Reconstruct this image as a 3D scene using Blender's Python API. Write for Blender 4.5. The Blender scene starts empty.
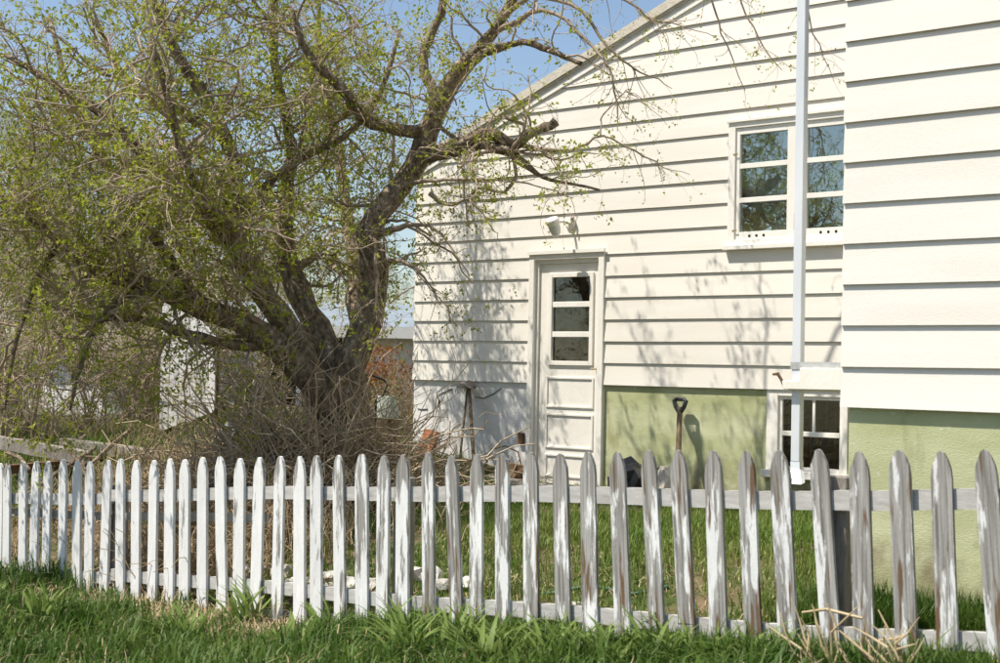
import bpy, bmesh, math, random
import numpy as np
from mathutils import Vector, Matrix

# ------------------------------------------------------------------ camera, sky, sun, exposure
sc = bpy.context.scene
EYE = 1.4
FPX = 1389.0
PITCH, ROLL, YAW = math.radians(1.58), math.radians(1.144), math.radians(39.35)
W_ = np.array([0, math.cos(PITCH), math.sin(PITCH)])
r0_ = np.array([1.0, 0, 0]); u0_ = np.cross(r0_, W_)
R_ = math.cos(ROLL) * r0_ + math.sin(ROLL) * u0_
U_ = -math.sin(ROLL) * r0_ + math.cos(ROLL) * u0_
cam_d = bpy.data.cameras.new('camera')
cam = bpy.data.objects.new('camera', cam_d)
sc.collection.objects.link(cam)
cam.matrix_world = Matrix(((R_[0], U_[0], -W_[0], 0), (R_[1], U_[1], -W_[1], 0), (R_[2], U_[2], -W_[2], EYE), (0, 0, 0, 1)))
cam_d.sensor_width = 36; cam_d.lens = 36 * FPX / 1000
cam_d.clip_start = 0.1; cam_d.clip_end = 3000
cam_d.dof.use_dof = True; cam_d.dof.focus_distance = 12.0; cam_d.dof.aperture_fstop = 4.0
sc.camera = cam

SUN_EL = math.radians(59.5); SUN_AZ_REL = math.radians(35)
DR = np.array([math.cos(YAW), -math.sin(YAW), 0])        # along the house wall, to the right
NN = np.array([-math.sin(YAW), -math.cos(YAW), 0])       # out of the house wall
sunh = math.cos(SUN_AZ_REL) * NN - math.sin(SUN_AZ_REL) * DR
SUN = np.array([sunh[0] * math.cos(SUN_EL), sunh[1] * math.cos(SUN_EL), math.sin(SUN_EL)])
world = bpy.data.worlds.new('World'); sc.world = world; world.use_nodes = True
wn = world.node_tree; wn.nodes.clear()
sky = wn.nodes.new('ShaderNodeTexSky'); sky.sky_type = 'NISHITA'; sky.sun_disc = False
sky.sun_elevation = SUN_EL; sky.sun_rotation = math.atan2(SUN[0], SUN[1]) % (2 * math.pi)
sky.air_density = 1.0; sky.dust_density = 0.9; sky.ozone_density = 0.6
bg = wn.nodes.new('ShaderNodeBackground'); bg.inputs['Strength'].default_value = 0.118
wo = wn.nodes.new('ShaderNodeOutputWorld')
hs_ = wn.nodes.new('ShaderNodeHueSaturation'); hs_.inputs['Saturation'].default_value = 1.0
wn.links.new(sky.outputs[0], hs_.inputs['Color']); wn.links.new(hs_.outputs[0], bg.inputs[0]); wn.links.new(bg.outputs[0], wo.inputs[0])
sl = bpy.data.lights.new('sun', 'SUN'); sl.energy = 5.0; sl.angle = math.radians(0.53); sl.color = (1.0, 0.93, 0.82)
so = bpy.data.objects.new('sun', sl); sc.collection.objects.link(so)
so.rotation_euler = Vector(SUN).to_track_quat('Z', 'Y').to_euler(); so.location = (-20, -5, 30)
sc.view_settings.view_transform = 'Standard'; sc.view_settings.look = 'None'
sc.view_settings.exposure = 0.36; sc.view_settings.gamma = 1.0; sc.view_settings.use_curve_mapping = False

# ------------------------------------------------------------------ helpers
rng = np.random.default_rng(7)
random.seed(7)
COL = sc.collection

def ray(x, y):
    return (x - 500) / FPX * R_ - (y - 331.5) / FPX * U_ + W_
def at(x, y, Y):
    d = ray(x, y); p = d * Y / d[1]; return np.array([p[0], p[1], p[2] + EYE])
def hit(x, y, P):            # ray on the vertical plane through P parallel to the house wall
    d = ray(x, y); t = ((P - np.array([0, 0, EYE])) @ NN) / (d @ NN)
    return np.array([0, 0, EYE]) + d * t
def sat(v, a, b):
    t = np.clip((v - a) / (b - a), 0, 1); return t * t * (3 - 2 * t)

P0 = at(568, 360, 14.3)                 # on the gable wall
P1 = at(842, 367.9, 7.55)               # left edge of the wing wall
PF = at(800, 550, 6.8)                  # on the fence plane
def GZ(X, Y):                           # ground height
    X = np.asarray(X, float); Y = np.asarray(Y, float)
    s = X * DR[0] + Y * DR[1]
    q = -((X - PF[0]) * NN[0] + (Y - PF[1]) * NN[1])
    zf = np.interp(s, [-14, -10, -8.6, -6.25, -4.75, -3.2, -2.0, 2], [-1.80, -1.75, -1.70, -1.65, -1.56, -1.43, -1.36, -1.3])
    right = zf + (-1.20 - zf) * sat(q, 0.1, 1.6)
    left = zf + (-0.98 - zf) * sat(q, 0.5, 2.2)
    wl = sat(-s, 8.3, 10.2)
    back = right * (1 - wl) + left * wl
    z = np.where(q > 0, back, zf)
    z = z + 0.03 * np.sin(X * 2.1 + 1) * np.sin(Y * 1.7) + 0.015 * np.sin(X * 5.3) * np.sin(Y * 4.7 + 2)
    return z + EYE

def set_props(o, label=None, cat=None, group=None, kind=None):
    if label: o['label'] = label
    if cat: o['category'] = cat
    if group: o['group'] = group
    if kind: o['kind'] = kind
    return o
def thing(name, label, cat, loc=(0, 0, 0), rz=0.0, group=None):
    o = bpy.data.objects.new(name, None); COL.objects.link(o)
    o.empty_display_size = 0.2
    o.location = tuple(float(v) for v in loc); o.rotation_euler = (0, 0, rz)
    return set_props(o, label, cat, group)
def link(name, me, mat, parent=None):
    o = bpy.data.objects.new(name, me); COL.objects.link(o)
    if mat is not None and len(me.materials) == 0: me.materials.append(mat)
    if parent is not None: o.parent = parent
    return o
def mesh_np(name, V, F, smooth=False):
    V = np.asarray(V, np.float32).reshape(-1, 3); F = np.asarray(F, np.int32)
    n, k = F.shape
    me = bpy.data.meshes.new(name)
    me.vertices.add(len(V)); me.vertices.foreach_set('co', V.ravel())
    me.loops.add(n * k); me.loops.foreach_set('vertex_index', F.ravel())
    me.polygons.add(n); me.polygons.foreach_set('loop_start', np.arange(0, n * k, k, dtype=np.int32))
    if smooth: me.polygons.foreach_set('use_smooth', np.ones(n, bool))
    me.update(calc_edges=True); me.validate()
    return me
class MB:
    def __init__(s): s.v = []; s.f = []
    def add(s, V, F):
        b = len(s.v); s.v += [tuple(map(float, p)) for p in V]; s.f += [tuple(b + i for i in f) for f in F]; return s
    def box(s, x0, x1, y0, y1, z0, z1):
        return s.add([(x0, y0, z0), (x1, y0, z0), (x1, y1, z0), (x0, y1, z0), (x0, y0, z1), (x1, y0, z1), (x1, y1, z1), (x0, y1, z1)],
                     [(0, 3, 2, 1), (4, 5, 6, 7), (0, 1, 5, 4), (1, 2, 6, 5), (2, 3, 7, 6), (3, 0, 4, 7)])
    def prism(s, poly, y0, y1):      # polygon in x,z (counter-clockwise seen from -y), extruded y0..y1
        n = len(poly)
        V = [(p[0], y0, p[1]) for p in poly] + [(p[0], y1, p[1]) for p in poly]
        F = [tuple(range(n)), tuple(range(2 * n - 1, n - 1, -1))] + [(i, n + i, n + (i + 1) % n, (i + 1) % n) for i in range(n)]
        return s.add(V, F)
    def tube(s, pts, rad, sides=8, cap=True):
        V, F = tube_arrays(np.array([pts], float), np.array([rad], float), sides)
        s.add(V, [tuple(f) for f in F])
        if cap:
            b = len(s.v) - len(V); m = len(pts)
            s.f.append(tuple(b + i for i in range(sides))[::-1]); s.f.append(tuple(b + (m - 1) * sides + i for i in range(sides)))
        return s
    def lathe(s, prof, n=16, M=None):
        V = []; F = []
        for r, z in prof:
            for i in range(n):
                a = 2 * math.pi * i / n; p = Vector((r * math.cos(a), r * math.sin(a), z)); V.append(M @ p if M else p)
        for j in range(len(prof) - 1):
            for i in range(n): F.append((j * n + i, j * n + (i + 1) % n, (j + 1) * n + (i + 1) % n, (j + 1) * n + i))
        return s.add(V, F)
    def build(s, name, mat, parent=None, bevel=0.0, smooth=False):
        me = bpy.data.meshes.new(name); me.from_pydata(s.v, [], s.f); me.update()
        if bevel:
            bm = bmesh.new(); bm.from_mesh(me)
            bmesh.ops.bevel(bm, geom=bm.edges[:], offset=bevel, segments=1, affect='EDGES', clamp_overlap=True)
            bm.to_mesh(me); bm.free()
        if smooth:
            for p in me.polygons: p.use_smooth = True
        return link(name, me, mat, parent)
def norm(a): return a / np.maximum(np.linalg.norm(a, axis=-1, keepdims=True), 1e-9)
def tube_arrays(P, R, sides):        # P (N,m,3), R (N,m)
    N, m, _ = P.shape
    T = np.empty_like(P); T[:, 1:-1] = P[:, 2:] - P[:, :-2]; T[:, 0] = P[:, 1] - P[:, 0]; T[:, -1] = P[:, -1] - P[:, -2]
    T = norm(T)
    ref = np.where(np.abs(T[:, 0, 2:3]) > 0.8, np.array([1.0, 0, 0]), np.array([0, 0, 1.0]))
    A = np.empty_like(T); A[:, 0] = norm(np.cross(T[:, 0], ref))
    for j in range(1, m):            # carry the frame along the path
        A[:, j] = norm(A[:, j - 1] - (A[:, j - 1] * T[:, j]).sum(1, keepdims=True) * T[:, j])
    B = np.cross(T, A)
    a = np.arange(sides) * 2 * math.pi / sides
    V = P[:, :, None] + R[:, :, None, None] * (A[:, :, None] * np.cos(a)[None, None, :, None] + B[:, :, None] * np.sin(a)[None, None, :, None])
    i = np.arange(N)[:, None, None] * m * sides; j = np.arange(m - 1)[None, :, None] * sides
    k = np.arange(sides)[None, None, :]; k2 = (k + 1) % sides
    F = np.stack(np.broadcast_arrays(i + j + k, i + j + k2, i + j + sides + k2, i + j + sides + k), -1).reshape(-1, 4)
    return V.reshape(-1, 3), F
def tubes_mesh(name, groups, mat, parent, smooth=True):
    Vs = []; Fs = []; b = 0
    for P, R, s in groups:
        V, F = tube_arrays(P, R, s); Vs.append(V); Fs.append(F + b); b += len(V)
    o = link(name, mesh_np(name, np.concatenate(Vs), np.concatenate(Fs), smooth), mat, parent); o['kind'] = 'stuff'; return o

# ------------------------------------------------------------------ materials
def M(name, base, rough=0.7, var=None, scale=6.0, stretch=(1, 1, 1), bump=0.0, bscale=40.0, rnd=0.0, spec=0.3, detail=6.0, lo=0.35, hi=0.65, coords='Object'):
    m = bpy.data.materials.new(name); m.use_nodes = True
    nt = m.node_tree; b = nt.nodes['Principled BSDF']
    b.inputs['Roughness'].default_value = rough; b.inputs['Specular IOR Level'].default_value = spec
    tc = nt.nodes.new('ShaderNodeTexCoord'); mp = nt.nodes.new('ShaderNodeMapping'); mp.inputs['Scale'].default_value = stretch
    nt.links.new(tc.outputs[coords], mp.inputs[0])
    col = None
    c = nt.nodes.new('ShaderNodeRGB'); c.outputs[0].default_value = (*base, 1); col = c.outputs[0]
    if var is not None:
        n = nt.nodes.new('ShaderNodeTexNoise'); n.inputs['Scale'].default_value = scale; n.inputs['Detail'].default_value = detail; n.inputs['Roughness'].default_value = 0.6
        nt.links.new(mp.outputs[0], n.inputs[0])
        rp = nt.nodes.new('ShaderNodeMapRange'); rp.inputs[1].default_value = lo; rp.inputs[2].default_value = hi
        nt.links.new(n.outputs[0], rp.inputs[0])
        mx = nt.nodes.new('ShaderNodeMix'); mx.data_type = 'RGBA'; mx.inputs['B'].default_value = (*var, 1)
        nt.links.new(rp.outputs[0], mx.inputs['Factor']); nt.links.new(col, mx.inputs['A']); col = mx.outputs['Result']
    if rnd:
        oi = nt.nodes.new('ShaderNodeObjectInfo'); mr = nt.nodes.new('ShaderNodeMapRange')
        mr.inputs[3].default_value = 1 - rnd; mr.inputs[4].default_value = 1 + rnd
        nt.links.new(oi.outputs['Random'], mr.inputs[0])
        hs = nt.nodes.new('ShaderNodeHueSaturation'); nt.links.new(mr.outputs[0], hs.inputs['Value']); nt.links.new(col, hs.inputs['Color']); col = hs.outputs[0]
    nt.links.new(col, b.inputs['Base Color'])
    if bump:
        n2 = nt.nodes.new('ShaderNodeTexNoise'); n2.inputs['Scale'].default_value = bscale; n2.inputs['Detail'].default_value = 5
        nt.links.new(mp.outputs[0], n2.inputs[0])
        bp = nt.nodes.new('ShaderNodeBump'); bp.inputs['Strength'].default_value = bump; bp.inputs['Distance'].default_value = 0.02
        nt.links.new(n2.outputs[0], bp.inputs['Height']); nt.links.new(bp.outputs[0], b.inputs['Normal'])
    return m
def over(m, color, scale, stretch, lo, hi, coords='Object', grad=None):
    """lay patches of another colour over a material; grad=(axis vector, a, b) limits them along a direction"""
    nt = m.node_tree; b = nt.nodes['Principled BSDF']
    src = b.inputs['Base Color'].links[0].from_socket
    tc = nt.nodes.new('ShaderNodeTexCoord'); mp = nt.nodes.new('ShaderNodeMapping'); mp.inputs['Scale'].default_value = stretch
    nt.links.new(tc.outputs[coords], mp.inputs[0])
    if coords == 'Object':
        oi = nt.nodes.new('ShaderNodeObjectInfo'); ml = nt.nodes.new('ShaderNodeMath'); ml.operation = 'MULTIPLY'; ml.inputs[1].default_value = 50
        nt.links.new(oi.outputs['Random'], ml.inputs[0]); cx = nt.nodes.new('ShaderNodeCombineXYZ')
        for k in range(3): nt.links.new(ml.outputs[0], cx.inputs[k])
        nt.links.new(cx.outputs[0], mp.inputs['Location'])
    n = nt.nodes.new('ShaderNodeTexNoise'); n.inputs['Scale'].default_value = scale; n.inputs['Detail'].default_value = 7; n.inputs['Roughness'].default_value = 0.62
    nt.links.new(mp.outputs[0], n.inputs[0])
    val = n.outputs[0]
    if grad:
        ax, a, bb, amt = grad
        tc2 = nt.nodes.new('ShaderNodeNewGeometry' if coords != 'Object' else 'ShaderNodeTexCoord')
        src2 = tc2.outputs['Position'] if coords != 'Object' else tc2.outputs['Object']
        dp = nt.nodes.new('ShaderNodeVectorMath'); dp.operation = 'DOT_PRODUCT'; dp.inputs[1].default_value = ax
        nt.links.new(src2, dp.inputs[0])
        g = nt.nodes.new('ShaderNodeMapRange'); g.inputs[1].default_value = a; g.inputs[2].default_value = bb; g.inputs[3].default_value = 0; g.inputs[4].default_value = amt
        nt.links.new(dp.outputs['Value'], g.inputs[0])
        ad = nt.nodes.new('ShaderNodeMath'); ad.operation = 'ADD'; nt.links.new(val, ad.inputs[0]); nt.links.new(g.outputs[0], ad.inputs[1]); val = ad.outputs[0]
    rp = nt.nodes.new('ShaderNodeMapRange'); rp.inputs[1].default_value = lo; rp.inputs[2].default_value = hi
    nt.links.new(val, rp.inputs[0])
    mx = nt.nodes.new('ShaderNodeMix'); mx.data_type = 'RGBA'; mx.inputs['B'].default_value = (*color, 1)
    nt.links.new(rp.outputs[0], mx.inputs['Factor']); nt.links.new(src, mx.inputs['A'])
    nt.links.new(mx.outputs['Result'], b.inputs['Base Color'])
    return m
def leafmat(name, base, var, trans=0.45, scale=3.0):
    m = M(name, base, 0.5, var, scale, spec=0.25)
    nt = m.node_tree; b = nt.nodes['Principled BSDF']; out = nt.nodes['Material Output']
    t = nt.nodes.new('ShaderNodeBsdfTranslucent'); mx = nt.nodes.new('ShaderNodeMixShader'); mx.inputs[0].default_value = trans
    nt.links.new(b.inputs['Base Color'].links[0].from_socket, t.inputs['Color'])
    nt.links.new(b.outputs[0], mx.inputs[1]); nt.links.new(t.outputs[0], mx.inputs[2]); nt.links.new(mx.outputs[0], out.inputs[0])
    return m
def glassmat(name, tint, refl, bump, scale, rough=0.02):
    m = bpy.data.materials.new(name); m.use_nodes = True; nt = m.node_tree; nt.nodes.clear()
    out = nt.nodes.new('ShaderNodeOutputMaterial'); mx = nt.nodes.new('ShaderNodeMixShader')
    tr = nt.nodes.new('ShaderNodeBsdfTransparent'); tr.inputs[0].default_value = (*tint, 1)
    gl = nt.nodes.new('ShaderNodeBsdfGlossy'); gl.inputs['Roughness'].default_value = rough; gl.inputs[0].default_value = (0.9, 0.95, 0.95, 1)
    lw = nt.nodes.new('ShaderNodeFresnel'); lw.inputs[0].default_value = 1.5
    ad = nt.nodes.new('ShaderNodeMath'); ad.operation = 'ADD'; ad.inputs[1].default_value = refl; ad.use_clamp = True
    nt.links.new(lw.outputs[0], ad.inputs[0]); nt.links.new(ad.outputs[0], mx.inputs[0])
    tc = nt.nodes.new('ShaderNodeTexCoord'); n = nt.nodes.new('ShaderNodeTexNoise'); n.inputs['Scale'].default_value = scale; n.inputs['Detail'].default_value = 2
    bp = nt.nodes.new('ShaderNodeBump'); bp.inputs['Strength'].default_value = bump; bp.inputs['Distance'].default_value = 0.02
    nt.links.new(tc.outputs['Object'], n.inputs[0]); nt.links.new(n.outputs[0], bp.inputs['Height']); nt.links.new(bp.outputs[0], gl.inputs['Normal'])
    nt.links.new(tr.outputs[0], mx.inputs[1]); nt.links.new(gl.outputs[0], mx.inputs[2]); nt.links.new(mx.outputs[0], out.inputs[0])
    return m

SIDING = over(M('cream_siding_paint', (0.79, 0.76, 0.695), 0.55, (0.74, 0.70, 0.625), 1.2, (0.6, 1, 5), 0.12, 60, rnd=0.03), (0.62, 0.57, 0.46), 3.0, (0.4, 1, 3), 0.66, 0.85)
TRIM = over(M('white_trim_paint', (0.85, 0.825, 0.77), 0.5, (0.79, 0.76, 0.69), 5, (1, 1, 0.4), 0.15, 50), (0.45, 0.40, 0.30), 14, (1, 1, 0.5), 0.68, 0.8)
DOORP = over(M('cream_door_paint', (0.84, 0.81, 0.745), 0.5, (0.78, 0.745, 0.67), 4, (1, 1, 0.5), 0.15, 50), (0.47, 0.42, 0.32), 12, (1, 1, 0.4), 0.68, 0.82)
WHITEF = over(over(M('white_foundation_plaster', (0.78, 0.77, 0.75), 0.85, (0.68, 0.67, 0.64), 5, (1, 1, 1), 0.2, 50), (0.42, 0.38, 0.31), 9, (1, 1, 1), 0.66, 0.75), (0.35, 0.30, 0.24), 2.5, (1, 1, 0.6), 0.68, 0.9)
GREENF = over(over(M('green_foundation_paint', (0.40, 0.425, 0.215), 0.85, (0.52, 0.54, 0.33), 1.6, (1, 1, 2.4), 0.22, 80), (0.60, 0.62, 0.42), 8, (1, 1, 1), 0.64, 0.75), (0.25, 0.27, 0.12), 1.3, (1, 1, 1.4), 0.54, 0.80)
EDGE = M('lap_shadow_tint_edge', (0.34, 0.26, 0.14), 0.9, (0.44, 0.35, 0.20), 3, (1, 1, 1))  # brown tone of the lap shadow lines, painted onto the board undersides
over(GREENF, (0.62, 0.62, 0.42), 1.1, (1, 1, 3.5), 0.50, 0.72); over(GREENF, (0.30, 0.27, 0.15), 4.5, (1, 1, .35), 0.60, 0.80); over(GREENF, (0.60, 0.60, 0.50), 26, (1, 1, 1), 0.66, 0.72); over(GREENF, (0.20, 0.16, 0.10), 5, (1, 1, 1), 0.62, 0.95, 'Object', ((0, 0, 1), 0.75, 0.15, 0.40))
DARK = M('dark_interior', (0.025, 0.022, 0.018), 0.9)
CURT = M('pale_teal_curtain', (0.50, 0.58, 0.55), 0.9, (0.72, 0.76, 0.73), 5, (3, 1, 0.6))
GLASS = glassmat('old_window_glass', (0.85, 0.90, 0.87), 0.17, 0.05, 4.0, 0.01)
GLASSD = glassmat('textured_door_glass', (0.35, 0.36, 0.30), 0.05, 0.15, 7, 0.04)
GLASSB = glassmat('dusty_basement_glass', (0.55, 0.52, 0.42), 0.08, 0.05, 3)
METALP = over(M('painted_downspout_metal', (0.70, 0.73, 0.76), 0.35, (0.60, 0.64, 0.68), 4, (1, 1, 0.3), spec=0.5), (0.40, 0.40, 0.40), 10, (1, 1, 0.3), 0.68, 0.8)
GALV = M('galvanised_strap', (0.45, 0.47, 0.47), 0.4, (0.33, 0.34, 0.34), 20, spec=0.6)
ROOFE = over(M('pale_roof_edge', (0.52, 0.47, 0.38), 0.85, (0.62, 0.58, 0.49), 9, (1, 1, 1), 0.3, 40), (0.30, 0.25, 0.17), 20, (1, 1, 1), 0.62, 0.75)
LAMPG = M('milky_lamp_glass', (0.72, 0.74, 0.70), 0.15, (0.6, 0.63, 0.6), 10, spec=0.6)
BRASS = M('dull_brass', (0.35, 0.26, 0.10), 0.4, (0.2, 0.15, 0.07), 30, spec=0.6)
GREYWOOD = over(M('weathered_grey_wood', (0.36, 0.33, 0.29), 0.85, (0.24, 0.21, 0.18), 7, (8, 8, 1), 0.5, 25, rnd=0.12), (0.46, 0.43, 0.38), 4, (3, 3, 1), 0.55, 0.75)
BROWNWOOD = M('brown_wood', (0.17, 0.10, 0.05), 0.75, (0.10, 0.06, 0.03), 10, (6, 6, 1), 0.4, 30)
sdir = tuple(float(v) for v in DR)
PICKET = M('worn_white_picket_paint', (0.80, 0.80, 0.79), 0.7, (0.70, 0.70, 0.69), 9, (3, 3, 0.7), 0.14, 60, rnd=0.05)
over(PICKET, (0.33, 0.31, 0.285), 3.2, (9, 9, 1.1), 0.64, 0.76, 'Object')
# peeled paint: grows towards the far right of the fence
def picket_wear(m):
    nt = m.node_tree; b = nt.nodes['Principled BSDF']; src = b.inputs['Base Color'].links[0].from_socket
    g = nt.nodes.new('ShaderNodeNewGeometry')
    tc = nt.nodes.new('ShaderNodeTexCoord'); oi = nt.nodes.new('ShaderNodeObjectInfo')
    mp = nt.nodes.new('ShaderNodeMapping'); mp.inputs['Scale'].default_value = (16, 16, 2.2)
    ml = nt.nodes.new('ShaderNodeMath'); ml.operation = 'MULTIPLY'; ml.inputs[1].default_value = 37
    cx = nt.nodes.new('ShaderNodeCombineXYZ'); nt.links.new(oi.outputs['Random'], ml.inputs[0])
    for k in range(3): nt.links.new(ml.outputs[0], cx.inputs[k])
    nt.links.new(cx.outputs[0], mp.inputs['Location']); nt.links.new(tc.outputs['Object'], mp.inputs[0])
    n = nt.nodes.new('ShaderNodeTexNoise'); n.inputs['Scale'].default_value = 1.0; n.inputs['Detail'].default_value = 8; n.inputs['Roughness'].default_value = 0.65
    nt.links.new(mp.outputs[0], n.inputs[0])
    dp = nt.nodes.new('ShaderNodeVectorMath'); dp.operation = 'DOT_PRODUCT'; dp.inputs[1].default_value = sdir
    nt.links.new(g.outputs['Position'], dp.inputs[0])
    r = nt.nodes.new('ShaderNodeMapRange'); r.inputs[1].default_value = -8.4; r.inputs[2].default_value = -4.6; r.inputs[3].default_value = -0.07; r.inputs[4].default_value = 0.15
    nt.links.new(dp.outputs['Value'], r.inputs[0])
    # tips weather first
    sx = nt.nodes.new('ShaderNodeSeparateXYZ'); nt.links.new(tc.outputs['Object'], sx.inputs[0])
    r3 = nt.nodes.new('ShaderNodeMapRange'); r3.inputs[1].default_value = 0.86; r3.inputs[2].default_value = 1.08; r3.inputs[4].default_value = 0.118
    nt.links.new(sx.outputs[2], r3.inputs[0])
    ad0 = nt.nodes.new('ShaderNodeMath'); ad0.operation = 'ADD'; nt.links.new(r.outputs[0], ad0.inputs[0]); nt.links.new(r3.outputs[0], ad0.inputs[1])
    ad = nt.nodes.new('ShaderNodeMath'); ad.operation = 'ADD'; nt.links.new(n.outputs[0], ad.inputs[0]); nt.links.new(ad0.outputs[0], ad.inputs[1])
    r2 = nt.nodes.new('ShaderNodeMapRange'); r2.inputs[1].default_value = 0.585; r2.inputs[2].default_value = 0.635
    nt.links.new(ad.outputs[0], r2.inputs[0])
    mx = nt.nodes.new('ShaderNodeMix'); mx.data_type = 'RGBA'; mg = nt.nodes.new('ShaderNodeMapping'); mg.inputs['Scale'].default_value = (70, 70, 2.0); nt.links.new(tc.outputs['Object'], mg.inputs[0]); nt.links.new(cx.outputs[0], mg.inputs['Location'])
    ng = nt.nodes.new('ShaderNodeTexNoise'); ng.inputs['Scale'].default_value = 1.0; ng.inputs['Detail'].default_value = 4; nt.links.new(mg.outputs[0], ng.inputs[0])
    rg_ = nt.nodes.new('ShaderNodeValToRGB'); rg_.color_ramp.elements[0].position = .32; rg_.color_ramp.elements[0].color = (.15, .14, .125, 1); rg_.color_ramp.elements[1].position = .68; rg_.color_ramp.elements[1].color = (.42, .41, .385, 1)
    nt.links.new(ng.outputs[0], rg_.inputs[0]); nt.links.new(rg_.outputs[0], mx.inputs['B'])
    nt.links.new(r2.outputs[0], mx.inputs['Factor']); nt.links.new(src, mx.inputs['A'])
    # brown rot streaks low on the boards
    r4 = nt.nodes.new('ShaderNodeMapRange'); r4.inputs[1].default_value = 0.55; r4.inputs[2].default_value = 0.1; r4.inputs[4].default_value = 0.12
    nt.links.new(sx.outputs[2], r4.inputs[0])
    mp2 = nt.nodes.new('ShaderNodeMapping'); mp2.inputs['Scale'].default_value = (30, 30, 2.6); nt.links.new(cx.outputs[0], mp2.inputs['Location']); nt.links.new(tc.outputs['Object'], mp2.inputs[0])
    n2 = nt.nodes.new('ShaderNodeTexNoise'); n2.inputs['Scale'].default_value = 1.0; n2.inputs['Detail'].default_value = 3; nt.links.new(mp2.outputs[0], n2.inputs[0])
    ad2 = nt.nodes.new('ShaderNodeMath'); ad2.operation = 'ADD'; nt.links.new(n2.outputs[0], ad2.inputs[0]); nt.links.new(r4.outputs[0], ad2.inputs[1])
    ad3 = nt.nodes.new('ShaderNodeMath'); ad3.operation = 'ADD'; nt.links.new(ad2.outputs[0], ad3.inputs[0]); nt.links.new(r.outputs[0], ad3.inputs[1])
    r5 = nt.nodes.new('ShaderNodeMapRange'); r5.inputs[1].default_value = 0.755; r5.inputs[2].default_value = 0.82; nt.links.new(ad3.outputs[0], r5.inputs[0])
    mx2 = nt.nodes.new('ShaderNodeMix'); mx2.data_type = 'RGBA'; mx2.inputs['B'].default_value = (0.15, 0.095, 0.055, 1)
    nt.links.new(r5.outputs[0], mx2.inputs['Factor']); nt.links.new(mx.outputs['Result'], mx2.inputs['A'])
    nt.links.new(mx2.outputs['Result'], b.inputs['Base Color'])
picket_wear(PICKET)
RAIL = over(M('worn_white_rail_paint', (0.56, 0.545, 0.52), 0.75, (0.42, 0.405, 0.38), 6, (1, 6, 6), 0.15, 60), (0.34, 0.32, 0.29), 5, (1, 4, 4), 0.55, 0.72)
BARK = over(M('apple_bark', (0.31, 0.245, 0.17), 0.9, (0.10, 0.07, 0.042), 16, (1.6, 1.6, 1), 1.0, 34), (0.42, 0.37, 0.29), 11, (1.6, 1.6, 1), 0.54, 0.66)
TWIG = M('apple_twig_bark', (0.50, 0.405, 0.30), 0.8, (0.24, 0.175, 0.12), 2.5)
SPUR = M('fine_twig_bark', (0.58, 0.475, 0.35), 0.8, (0.30, 0.215, 0.14), 2.0)
LEAF = leafmat('young_apple_leaf', (0.43, 0.45, 0.055), (0.30, 0.36, 0.045), 0.48, 2.5)
LEAF2 = leafmat('shrub_leaf', (0.24, 0.26, 0.05), (0.15, 0.18, 0.04), 0.4, 2.0)
LEAFR = leafmat('rust_red_leaf', (0.35, 0.10, 0.035), (0.30, 0.15, 0.04), 0.35, 3.0)
GRASSF = leafmat('lush_grass_blade', (0.045, 0.108, 0.013), (0.135, 0.205, 0.04), 0.35, 3.2)
GRASSB = leafmat('lawn_grass_blade', (0.115, 0.20, 0.032), (0.20, 0.245, 0.06), 0.35, 1.6)
LILY = leafmat('broad_lily_leaf', (0.16, 0.245, 0.05), (0.23, 0.30, 0.085), 0.35, 4)
STRAW = M('dry_straw', (0.52, 0.41, 0.26), 0.8, (0.28, 0.20, 0.11), 3.0)
VINE = M('dead_vine', (0.60, 0.49, 0.35), 0.8, (0.32, 0.24, 0.15), 4)
STALK = M('pale_dry_stalk', (0.56, 0.46, 0.29), 0.75, (0.40, 0.30, 0.17), 12)
GROUND = over(over(M('soil_and_litter', (0.125, 0.088, 0.052), 0.95, (0.20, 0.145, 0.085), 4, (1, 1, 1), 0.8, 30), (0.29, 0.225, 0.135), 22, (1, 1, 1), 0.60, 0.72), (0.060, 0.085, 0.022), 1.1, (1, 1, 1), 0.44, 0.60)
STONE = M('pale_rubble_stone', (0.58, 0.56, 0.52), 0.9, (0.40, 0.38, 0.34), 8, bump=0.6, bscale=25, rnd=0.1)
BRICK = M('orange_brick', (0.46, 0.19, 0.09), 0.9, (0.36, 0.14, 0.07), 14, bump=0.5, bscale=60)
BLACK = M('black_plastic', (0.018, 0.018, 0.02), 0.35, (0.04, 0.04, 0.042), 6, spec=0.5)
CLOTH = M('pale_cloth', (0.62, 0.56, 0.48), 0.9, (0.48, 0.42, 0.35), 8)
STEEL = M('rusty_grey_steel', (0.33, 0.31, 0.28), 0.6, (0.20, 0.13, 0.085), 12, spec=0.5)
HANDLE = M('old_tool_handle', (0.22, 0.16, 0.10), 0.7, (0.14, 0.10, 0.06), 10, (6, 6, 1))

# ------------------------------------------------------------------ ground
def axis_pts():
    a = np.concatenate([np.linspace(-700, -40, 18), np.linspace(-36, -12, 13), np.linspace(-11.7, 11.7, 118), np.linspace(12, 36, 13), np.linspace(40, 700, 18)])
    return a
gx = axis_pts(); gy = axis_pts() + 8
XX, YY = np.meshgrid(gx, gy, indexing='ij'); ZZ = GZ(XX, YY)
Vg = np.stack([XX, YY, ZZ], -1).reshape(-1, 3); nx, ny = XX.shape
ii, jj = np.meshgrid(np.arange(nx - 1), np.arange(ny - 1), indexing='ij')
Fg = np.stack([ii * ny + jj, (ii + 1) * ny + jj, (ii + 1) * ny + jj + 1, ii * ny + jj + 1], -1).reshape(-1, 4)
set_props(link('ground', mesh_np('ground', Vg, Fg, True), GROUND), kind='structure')

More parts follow.
